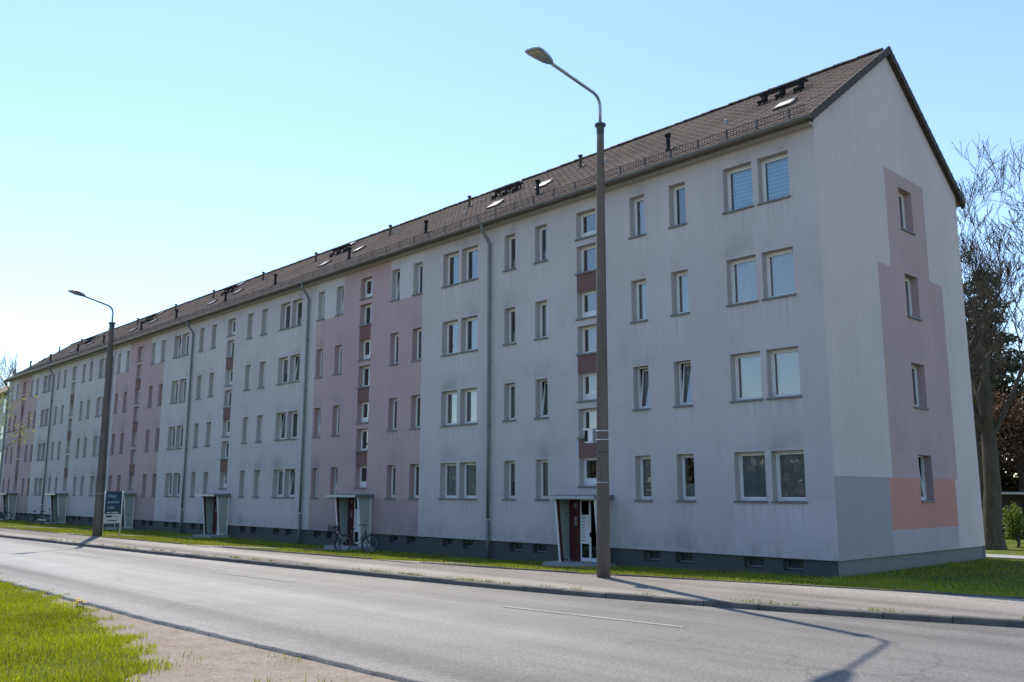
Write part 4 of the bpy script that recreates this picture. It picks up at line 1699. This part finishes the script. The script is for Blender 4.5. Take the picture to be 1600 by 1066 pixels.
    if basket:
        mb = MB()
        bx, by, bz0, bz1 = -0.58, 0.15, 0.715, 0.95
        for zz in np.linspace(bz0, bz1, 5):
            sfac = 0.85 + 0.15 * (zz - bz0) / (bz1 - bz0)
            w2, l2 = by * sfac, 0.19 * sfac
            mb.tube([(bx - l2, -w2, zz), (bx + l2, -w2, zz), (bx + l2, w2, zz), (bx - l2, w2, zz), (bx - l2, -w2, zz)], 0.006, 4)
        for i in range(20):
            t = i / 20 * 4
            sd, fr_ = int(t), t - int(t)
            cs = [(-1, -1), (1, -1), (1, 1), (-1, 1), (-1, -1)]
            ux_ = cs[sd][0] + (cs[sd + 1][0] - cs[sd][0]) * fr_
            uy_ = cs[sd][1] + (cs[sd + 1][1] - cs[sd][1]) * fr_
            mb.tube([(bx + ux_ * 0.19 * 0.85, uy_ * by * 0.85, bz0), (bx + ux_ * 0.19, uy_ * by, bz1)], 0.005, 4)
        mb.box((bx - 0.15, -by * 0.8, bz0 - 0.005), (bx + 0.15, by * 0.8, bz0 + 0.006))
        kind(mb.build('basket', M[basket], root), 'stuff')
    return root


bicycle((-19.35, -2.35), R(-20), 'bikeblack', 'dark bicycle with rear basket before the maroon entrance of the pink bay', 'black', 'chrome')
bicycle((-18.35, -2.1), R(38), 'bikered', 'maroon town bicycle with bright front wheel right of the basket bicycle', None, 'darkmetal', -0.05)
bicycle((-60.6, -1.7), R(120), 'bikeblack', 'far dark bicycle left of the far grey entrance, beside the downpipe', None, 'darkmetal')
bicycle((-59.4, -1.4), R(70), 'bikesilver', 'far pale bicycle standing nearest the far grey entrance', None, 'chrome', -0.05)
bicycle((-69.5, -1.9), R(100), 'bikeblack', 'dark bicycle half cut off at the left edge of the picture', None, 'darkmetal')


# ------------------------------------------------------------------ trees
def branch_tree(seed, base, height, r0, fork, spread, levels, twig_r=0.006, lean=(0, 0), nchild=(3, 5), up=0.25, leaders=4, droop=0.0, kids_last=5, rmax=9.0):
    """returns MB of limbs and a list of twig tips"""
    r = random.Random(seed)
    mb = MB()
    tips = []
    base = Vector(base)

    def grow(p, d, length, rad, lev):
        n = 5 if lev < 2 else (4 if lev < 3 else 3)
        pts, rads = [p.copy()], [rad]
        dd = d.copy()
        for i in range(n):
            dd = (dd + Vector((r.gauss(0, 0.13), r.gauss(0, 0.13), r.gauss(0, 0.08) + up * 0.3 - droop * lev * 0.05))).normalized()
            hd = math.hypot(p.x + dd.x - base.x, p.y + dd.y - base.y)
            if hd > rmax * 0.8:
                k_ = min((hd - rmax * 0.8) / (rmax * 0.2), 1.0)
                dd = (dd + Vector((-(p.x - base.x), -(p.y - base.y), 0)).normalized() * k_ * 0.9 + Vector((0, 0, 0.3 * k_))).normalized()
            p = p + dd * (length / n)
            pts.append(p.copy())
            rads.append(max(rad * (1 - 0.6 * (i + 1) / n), twig_r))
        mb.tube(pts, rads, 8 if lev == 0 else (6 if lev == 1 else (4 if lev == 2 else 3)), cap=False)
        if lev >= levels:
            tips.append((pts[-1], dd))
            tips.append((pts[-2], dd))
            return
        nc = r.randint(*nchild) if lev < levels - 1 else kids_last
        for i in range(nc):
            t = r.uniform(0.3, 0.98)
            q = int(t * n)
            q = min(q, n - 1)
            fr_ = t * n - q
            pp = pts[q].lerp(pts[q + 1], fr_)
            rr = rads[q] * (1 - fr_) + rads[q + 1] * fr_
            a = dd.orthogonal().normalized()
            a.rotate(Matrix.Rotation(r.uniform(0, 6.283), 3, dd))
            nd = (dd * r.uniform(0.55, 1.0) + a * spread * r.uniform(0.5, 1.1) + Vector((0, 0, up))).normalized()
            grow(pp, nd, length * r.uniform(0.5, 0.75), max(rr * r.uniform(0.5, 0.7), twig_r), lev + 1)
        grow(pts[-1], dd, length * 0.6, rads[-1], lev + 1)

    # trunk
    ft = base + Vector((lean[0], lean[1], fork))
    pts = [base + Vector((0, 0, -0.3)), base + Vector((0, 0, 0.05)), base + Vector((0, 0, 0.5)), base.lerp(ft, 0.5) + Vector((r.gauss(0, 0.05), r.gauss(0, 0.05), 0)), ft]
    pts += [ft + Vector((r.gauss(0, 0.1), r.gauss(0, 0.1), fork * 0.3)), ft + Vector((r.gauss(0, 0.25), r.gauss(0, 0.25), fork * 0.65))]
    mb.tube(pts, [r0 * 1.6, r0 * 1.38, r0 * 1.06, r0 * 0.92, r0 * 0.80, r0 * 0.5, r0 * 0.25], 12)
    for i in range(leaders):
        an = 6.283 * i / leaders + r.uniform(-0.4, 0.4)
        d = Vector((math.cos(an) * spread * 0.55, math.sin(an) * spread * 0.55, 1)).normalized()
        grow(ft - Vector((0, 0, r.uniform(0.0, fork * 0.25))), d, (height - fork) * r.uniform(0.42, 0.6), r0 * r.uniform(0.32, 0.5), 0)
    return mb, tips


def leaf_cloud(name, centres, size, mat, parent, seed, n_per, spread, flat=0.0, elong=1.0):
    g = np.random.default_rng(seed)
    c = np.repeat(np.asarray(centres, np.float32), n_per, axis=0)
    n = len(c)
    c = c + g.normal(0, 1, (n, 3)).astype(np.float32) * np.array([spread, spread, spread * (1 - flat)], np.float32)
    a = g.normal(0, 1, (n, 3))
    a /= np.linalg.norm(a, axis=1)[:, None]
    b_ = g.normal(0, 1, (n, 3))
    b_ -= a * np.sum(a * b_, axis=1)[:, None]
    b_ /= np.linalg.norm(b_, axis=1)[:, None]
    s = (size * g.uniform(0.6, 1.3, n))[:, None]
    v = np.stack([c - a * s * elong, c + b_ * s * 0.5, c + a * s * elong, c - b_ * s * 0.5], axis=1).reshape(-1, 3)
    f = np.arange(n * 4, dtype=np.int32).reshape(-1, 4)
    return kind(link(name, np_mesh(name, v, f, mat), parent), 'stuff')


def bare_tree(seed, base, height, r0, fork, label, spread=0.7, levels=4, lean=(0, 0), leaders=4, bark='bark', bud=None, nchild=(3, 4), up=0.25, name='bare_tree', kids_last=4, twig_r=0.006, rmax=9.0):
    root = empty(name, base)
    tag(root, label, 'tree')
    mb, tips = branch_tree(seed, (0, 0, 0), height, r0, fork, spread, levels, lean=lean, leaders=leaders, nchild=nchild, up=up, kids_last=kids_last, twig_r=twig_r, rmax=rmax)
    mb.build('trunk', M[bark], root, True)
    if bud:
        mat, size, n_per, sp = bud
        leaf_cloud('crown', [tuple(t[0]) for t in tips], size, M[mat], root, seed, n_per, sp)
    return root


def conifer(seed, base, height, rad, label, mat='conifer', name='conifer_tree', z0=0.12, flat=0.5):
    r = random.Random(seed)
    root = empty(name, base)
    tag(root, label, 'tree')
    mb = MB()
    mb.tube([(0, 0, -0.3), (0.05, 0, height * 0.5), (0, 0.05, height)], [height * 0.02, height * 0.012, 0.02], 8)
    cs = []
    nl = int(height * 2.2)
    for i in range(nl):
        t = z0 + (1 - z0) * i / nl
        z = height * t
        rr = rad * (1 - t) ** 0.8 * r.uniform(0.7, 1.15) + 0.25
        for j in range(r.randint(4, 6)):
            an = r.uniform(0, 6.283)
            L_ = rr * r.uniform(0.6, 1.1)
            e = Vector((math.cos(an) * L_, math.sin(an) * L_, z + L_ * 0.12))
            mid = Vector((e.x * 0.5, e.y * 0.5, z + L_ * 0.14))
            mb.tube([(0, 0, z), mid, e], [0.05, 0.03, 0.01], 4, cap=False)
            m_ = max(3, int(L_ * 4))
            for q in range(m_):
                u = 0.25 + 0.75 * q / (m_ - 1)
                p = Vector((e.x * u, e.y * u, z + L_ * 0.13 * u - 0.2 * u * u))
                cs.append((p.x, p.y, p.z - r.uniform(0, 0.25)))
    mb.build('trunk', M['barkd'], root, True)
    leaf_cloud('crown', cs, 0.12, M[mat], root, seed, 13, 0.2, flat, 1.5)
    return root


def leafy(seed, base, height, rad, label, mat, trunk_h, size=0.13, n=260, n_per=34, name='leafy_tree', squash=1.0, bark='barkd', hollow=0.55, cat='tree'):
    r = random.Random(seed)
    g = np.random.default_rng(seed)
    root = empty(name, base)
    tag(root, label, cat)
    mb = MB()
    cz = (height + trunk_h) / 2
    hz = (height - trunk_h) / 2
    mb.tube([(0, 0, -0.3), (0.1, 0.05, trunk_h), (0.05, -0.1, cz)], [rad * 0.07 + 0.04, rad * 0.055 + 0.03, 0.04], 8)
    cs = []
    lob = [(g.normal(0, 0.4, 3), g.uniform(0.45, 0.7)) for _ in range(9)]
    while len(cs) < n:
        c, s = lob[r.randrange(len(lob))]
        d = g.normal(0, 1, 3)
        d /= np.linalg.norm(d)
        p = c + d * s * (hollow + (1 - hollow) * r.random())
        if np.linalg.norm(p) > 1.1:
            continue
        cs.append((p[0] * rad, p[1] * rad, cz + p[2] * hz * squash))
    for i in range(0, n, max(1, n // 26)):
        e = Vector(cs[i])
        s0 = Vector((0.08, 0, trunk_h * 0.8 + (cz - trunk_h * 0.8) * r.random()))
        mb.tube([s0, s0.lerp(e, 0.5) + Vector((r.gauss(0, .15), r.gauss(0, .15), 0.1)), e], [rad * 0.025 + 0.01, 0.02, 0.008], 5, cap=False)
    mb.build('trunk', M[bark], root, True)
    leaf_cloud('crown', cs, size, M[mat], root, seed + 1, n_per, rad * 0.10 + 0.05)
    return root


LZ = 0.16
bare_tree(21, (-1.85, 16.0, LZ), 14.4, 0.33, 4.6, 'large bare tree with thick grey trunk standing right of the gable', 0.75, 5, (0.15, 0.1), 5, 'bark', ('bronze', 0.03, 1, 0.12), (2, 3), 0.22, kids_last=4, twig_r=0.010, rmax=4.6)
bare_tree(33, (-4.3, 22.5, LZ), 11.5, 0.2, 2.6, 'slimmer bare tree behind the large one, against the gable edge', 0.5, 4, (0, 0), 4, 'bark', ('bronze', 0.04, 2, 0.15), (2, 4), 0.22, kids_last=4, twig_r=0.010, rmax=3.2)
conifer(41, (-7.4, 34.0, LZ), 15.5, 4.6, 'tall dark conifer rising behind the bare tree')
conifer(43, (-3.2, 40.0, LZ), 14.0, 4.6, 'lower dark conifer at the right edge behind the bare tree')
leafy(51, (-5.2, 30.5, LZ), 9.0, 3.0, 'bronze leaved tree behind the large trunk', 'bronze', 2.6, 0.09, 300, 34)
leafy(52, (-8.6, 31.0, LZ), 9.5, 2.8, 'dark evergreen tree close behind the gable edge', 'dark', 0.8, 0.12, 280, 34)
leafy(53, (-4.2, 34.0, LZ), 5.4, 2.3, 'yellow green shrub rising above the shed roof at the right edge', 'shrub', 0.6, 0.09, 200, 34, name='shrub', cat='shrub')
leafy(54, (-1.75, 18.2, LZ), 1.5, 0.45, 'small rounded green shrub beside the foot of the large tree', 'shrub', 0.1, 0.05, 90, 30, name='shrub', cat='shrub')
leafy(55, (-6.5, 38.0, LZ), 10.0, 3.8, 'dark evergreen tree above the low shed', 'dark', 0.8, 0.13, 280, 32)
leafy(56, (-0.2, 33.0, LZ), 11.0, 3.6, 'dark leafy tree cut by the right edge of the picture', 'dark', 0.8, 0.13, 280, 32)
leafy(57, (-12.0, 44.0, LZ), 10.5, 4.2, 'dark evergreen tree farthest back behind the gable edge', 'dark', 0.6, 0.14, 260, 30)
leafy(58, (-1.6, 46.0, LZ), 12.5, 4.6, 'bronze tinged tree farthest back at the right edge', 'bronze', 1.0, 0.12, 280, 30)

# low dark shed behind the trees
shed = empty('shed', (-3.6, 27.0, LZ))
tag(shed, 'low dark shed with flat pale roof edge behind the trunk', 'shed')
M['shedwall'] = plain('shed_dark_boards', (0.035, 0.03, 0.027), 0.9, 0.2, 4)
M['shedroof'] = plain('shed_roof_felt', (0.42, 0.42, 0.42), 0.7, 0.1)
for i in range(14):
    mb = MB()
    mb.box((-3.5 + i * 0.5, 0, 0), (-3.5 + i * 0.5 + 0.485, 0.04 + 0.008 * (i % 2), 2.0))
    mb.build('plank', M['shedwall'], shed)
mb = MB()
mb.box((-3.5, 0.06, 0), (3.5, 4.0, 2.0))
mb.build('wall', M['shedwall'], shed)
mb = MB()
mb.box((-3.8, -0.5, 2.02), (3.8, 4.2, 2.14))
mb.build('roof', M['shedroof'], shed)

# ------------------------------------------------------------------ left end: neighbour block and trees
M['cream'] = render_mat('render_cream', (0.52, 0.48, 0.40), 0.05)
nb_ = empty('neighbour_block', (-106, 8.5, 0))
tag(nb_, 'cream rendered block with dark roof peeping out at the far left edge', 'apartment block')
off = Vector((106, -8.5, 0))


def npart(mbx, name, mats):
    o = mbx.build(name, mats, nb_)
    o.location = off
    return o


mb = MB()
mb.box((-125, 3.5, 0), (-87, 13.5, 12.6))
mb.poly([(-87, 3.5, 12.6), (-87, 13.5, 12.6), (-87, 8.5, 15.2)])
npart(mb, 'wall', M['cream'])
mb = MB()
mb.hexa([(-125.3, 3.0, 12.4), (-86.7, 3.0, 12.4), (-86.7, 8.5, 15.25), (-125.3, 8.5, 15.25), (-125.3, 3.0, 12.6), (-86.7, 3.0, 12.6), (-86.7, 8.5, 15.5), (-125.3, 8.5, 15.5)])
mb.hexa([(-125.3, 8.5, 15.25), (-86.7, 8.5, 15.25), (-86.7, 14.0, 12.4), (-125.3, 14.0, 12.4), (-125.3, 8.5, 15.5), (-86.7, 8.5, 15.5), (-86.7, 14.0, 12.6), (-125.3, 14.0, 12.6)])
npart(mb, 'roof', M['tile'])
for k in range(4):
    for i in range(8):
        mb = MB()
        xx = -89.5 - i * 4.4
        mb.box((xx - 0.5, 3.46, 2.1 + k * 2.8), (xx + 0.5, 3.498, 3.5 + k * 2.8))
        npart(mb, 'window', M['doorglass'])
leafy(61, (-57.2, -6.6, LZ), 10.2, 3.2, 'spring tree with yellow green leaves at the left edge of the picture', 'spring', 4.2, 0.08, 120, 16, name='spring_tree', bark='bark', hollow=0.3)
bare_tree(71, (-132, 6.0, LZ), 23.0, 0.35, 5.0, 'far bare tree rising above the roofs at the left edge', 0.7, 4, (0, 0), 4, 'bark', None, (3, 4), 0.2, twig_r=0.018)


# ------------------------------------------------------------------ grass
def blades(name, pts, hmin, hmax, wid, mat, seed, zf, lean=0.5):
    g = np.random.default_rng(seed)
    n = len(pts)
    x, y = pts[:, 0], pts[:, 1]
    z = zf(x, y)
    h = g.uniform(hmin, hmax, n) * (0.75 + 0.5 * pts[:, 2])
    an = g.uniform(0, 6.283, n)
    la = g.uniform(0.1, 1.0, n) * lean
    ln = g.uniform(0, 6.283, n)
    dx, dy = np.cos(an) * wid * 0.5, np.sin(an) * wid * 0.5
    lx, ly = np.cos(ln) * la * h, np.sin(ln) * la * h
    P0 = np.stack([x - dx, y - dy, z], 1)
    P1 = np.stack([x + dx, y + dy, z], 1)
    P2 = np.stack([x + dx * 0.7 + lx * 0.35, y + dy * 0.7 + ly * 0.35, z + h * 0.6], 1)
    P3 = np.stack([x - dx * 0.7 + lx * 0.35, y - dy * 0.7 + ly * 0.35, z + h * 0.6], 1)
    P4 = np.stack([x + lx, y + ly, z + h * (1 - 0.25 * la)], 1)
    v = np.stack([P0, P1, P2, P3, P4], 1).reshape(-1, 3)
    b_ = np.arange(n)[:, None] * 5
    f = np.concatenate([b_ + np.array([[0, 1, 2]]), b_ + np.array([[0, 2, 3]]), b_ + np.array([[3, 2, 4]])])
    return kind(link(name, np_mesh(name, v, f, mat)), 'stuff')



def lumps(x, y, s):
    return 0.5 + 0.25 * (np.sin(x * s + 1.3 * np.sin(y * s * 0.7)) + np.sin(y * s * 1.3 + 1.7 * np.sin(x * s * 0.6)))


def scatter(n, x0, x1, y0, y1, seed, cond, s=2.0, keep=0.25):
    g = np.random.default_rng(seed)
    x, y = g.uniform(x0, x1, n), g.uniform(y0, y1, n)
    l_ = lumps(x, y, s)
    m = cond(x, y, g) & (g.random(n) < keep + (1 - keep) * l_)
    return np.stack([x[m], y[m], l_[m]], 1)


EGX = np.linspace(-60, 1.3, 800)
EGY = np.array([edge_g(q) for q in EGX])
NYX = np.linspace(-60, 26, 400)
NYY = np.array([near_y(q) for q in NYX])


def near_cond(x, y, g):
    e = np.interp(x, EGX, EGY) + 0.18 * np.sin(x * 5.3) + 0.12 * np.sin(x * 11.7 + 2)
    d = e - y
    return (d > 0) & (x < 1.45 + 0.2 * np.sin(y * 4)) & (g.random(len(x)) < np.clip(0.4 + d * 2.0, 0, 1))


def near_z(x, y):
    d = np.interp(x, NYX, NYY) - y
    return RZ0 - 0.04 + 0.04 * np.clip((d - 0.5) / 3, 0, 1) + 0.015 * np.sin(x * 1.3 + y) * np.minimum(d, 1)


pts = scatter(330000, -24, 1.8, -20.5, -15.2, 3, near_cond, 2.2, 0.45)
blades('grass', pts, 0.03, 0.09, 0.009, M['blade'], 4, near_z, 0.7)
pts = scatter(3000, -14, 3.8, -17.8, -15.4, 8, lambda x, y, g: (np.interp(x, EGX, EGY) < y) & (y < np.interp(x, NYX, NYY) - 0.15) & (lumps(x, y, 3.1) > 0.78), 3.1, 0.3)
blades('grass_tufts', pts, 0.03, 0.10, 0.011, M['bladedry'], 5, near_z, 0.9)
LYX = np.linspace(-100, 30, 600)
LYY = np.array([lawn_y(q) for q in LYX])


def lawn_cond(x, y, g):
    e = np.interp(x, LYX, LYY)
    m = y > e + 0.02 + 0.05 * np.sin(x * 6)
    m &= ~((x > XL - 0.3) & (x < 0.03) & (y > -0.02) & (y < DEP + 0.1))
    for px in path_x:
        m &= ~((x > px - 0.85 - y * SLANT[px]) & (x < px + 0.85 - y * SLANT[px]) & (y < 0))
    m &= ~((x > path_x[0] - 1.1) & (x < path_x[0] + 1.1) & (y > -1.05) & (y < 0))
    m &= ~((y > 9.9) & (y < 11.65))
    return m


WZX = np.linspace(-100, 30, 400)
WZZ = np.array([wall_z(q) for q in WZX])


def lawn_z_np(x, y):
    e = np.interp(x, LYX, LYY)
    t = np.where(e < -1.4, np.clip((y - e) / np.minimum(-1.3 - e, -0.01 + 0 * e + 1e-9 + np.abs(-1.3 - e)), 0, 1), 1.0)
    return PZ - 0.01 + (np.interp(x, WZX, WZZ) - PZ + 0.01) * t


pts = np.concatenate([scatter(90000, -14, 7, -7, 0.2, 6, lawn_cond, 1.7, 0.4), scatter(80000, -45, -14, -8.8, 0, 7, lawn_cond, 1.7, 0.4), scatter(40000, -80, -45, -9.9, 0, 9, lawn_cond, 1.7, 0.4), scatter(30000, 0, 8, 0.2, 22, 12, lawn_cond, 1.7, 0.4)])
blades('lawn_grass', pts, 0.04, 0.11, 0.014, M['bladedry'], 10, lawn_z_np, 0.8)

gk = np.random.default_rng(31)
kx = np.repeat(gk.uniform(-30, 8, 60), 26) + gk.normal(0, 0.10, 60 * 26)
ky = np.array([kerb_y(q) for q in kx]) + 0.17 + np.abs(gk.normal(0, 0.03, len(kx)))
blades('kerb_weeds', np.stack([kx, ky, np.full(len(kx), 0.5)], 1), 0.02, 0.09, 0.012, M['bladedry'], 32, lambda x, y: np.full_like(x, PZ - 0.03), 0.9)

# pebbles on the dirt verge
g = np.random.default_rng(20)
n = 1500
px_, py_ = g.uniform(-12, 5, n), g.uniform(-19, -15.3, n)
ny_ = np.interp(px_, NYX, NYY)
m = (py_ < ny_ - 0.12) & (py_ > np.interp(px_, EGX, EGY, right=-30) - 0.2)
px_, py_ = px_[m], py_[m]
pz_ = near_z(px_, py_)
n = len(px_)
s_ = g.uniform(0.004, 0.011, n) * np.where(g.random(n) < 0.03, 2.0, 1.0)
octv = np.array([(1, 0, 0), (0, 1, 0), (-1, 0, 0), (0, -1, 0), (0, 0, 0.8), (0, 0, -0.8)])
octf = np.array([(0, 1, 4), (1, 2, 4), (2, 3, 4), (3, 0, 4), (1, 0, 5), (2, 1, 5), (3, 2, 5), (0, 3, 5)])
an = g.uniform(0, 6.283, n)
ca, sa = np.cos(an)[:, None], np.sin(an)[:, None]
jit = octv[None] * g.uniform(0.7, 1.3, (n, 6, 1))
vx_ = jit[:, :, 0] * ca - jit[:, :, 1] * sa
vy_ = jit[:, :, 0] * sa + jit[:, :, 1] * ca
v = np.stack([px_[:, None] + vx_ * s_[:, None], py_[:, None] + vy_ * s_[:, None], pz_[:, None] + jit[:, :, 2] * s_[:, None] * 0.7 + 0.002], 2).reshape(-1, 3)
f = (octf[None] + (np.arange(n) * 6)[:, None, None]).reshape(-1, 3)
M['pebble'] = leaf_mat('pebble_grey', (0.14, 0.12, 0.10), (0.38, 0.35, 0.31), 0.0)
kind(link('gravel', np_mesh('gravel', v, f, M['pebble'], True)), 'stuff')

# dandelion clump at the verge
dd = empty('dandelion_clump', (-6.0, -15.98, float(near_z(np.array([-6.0]), np.array([-15.98]))[0])))
tag(dd, 'clump of yellow dandelions at the edge of the near grass', 'flowers')
for i in range(9):
    a_ = rnd.uniform(0, 6.28)
    r_ = rnd.uniform(0.02, 0.24)
    x_, y_, h_ = math.cos(a_) * r_ * 1.3, math.sin(a_) * r_ * 0.6, rnd.uniform(0.10, 0.17)
    mb = MB()
    mb.tube([(x_ * 0.6, y_ * 0.6, 0), (x_, y_, h_)], 0.004, 5)
    stt = mb.build('stem', M['shrub'], dd)
    mb = MB()
    for ring, (rr, zz) in enumerate(((0.036, 0.0), (0.027, 0.008), (0.015, 0.013))):
        k = 12
        for j in range(k):
            t0 = 6.283 * (j + ring * 0.5) / k
            mb.poly([(x_, y_, h_ + zz), (x_ + rr * math.cos(t0 - 0.2), y_ + rr * math.sin(t0 - 0.2), h_ + zz + 0.006), (x_ + rr * 1.08 * math.cos(t0), y_ + rr * 1.08 * math.sin(t0), h_ + zz + 0.007), (x_ + rr * math.cos(t0 + 0.2), y_ + rr * math.sin(t0 + 0.2), h_ + zz + 0.006)])
    kind(mb.build('flower_head', M['petal'], stt), 'stuff')
for i in range(14):
    a_ = 6.283 * i / 14
    mb = MB()
    l_ = rnd.uniform(0.12, 0.2)
    c_, s2_ = math.cos(a_), math.sin(a_)
    mb.poly([(0, 0, 0.005), (c_ * l_ * 0.5 - s2_ * 0.02, s2_ * l_ * 0.5 + c_ * 0.02, 0.05), (c_ * l_, s2_ * l_, 0.04), (c_ * l_ * 0.5 + s2_ * 0.02, s2_ * l_ * 0.5 - c_ * 0.02, 0.05)])
    mb.build('leaf', M['shrub'], dd)

M['wood'] = leaf_mat('far_wood_leaf', (0.08, 0.075, 0.05), (0.27, 0.23, 0.17), 0.2)
# wood on the far side of the street behind the viewer, mirrored in the windows
g = np.random.default_rng(77)
cs = []
for i in range(150):
    cx, cy = g.uniform(-150, 90), g.uniform(-75, -58)
    hh = g.uniform(5, 9.5)
    for q in range(26):
        d = g.normal(0, 1, 3)
        cs.append((cx + d[0] * 2.6, cy + d[1] * 2.0, max(0.3, hh * 0.55 + d[2] * hh * 0.24)))
leaf_cloud('far_wood', cs, 0.8, M['wood'], None, 78, 8, 0.7)
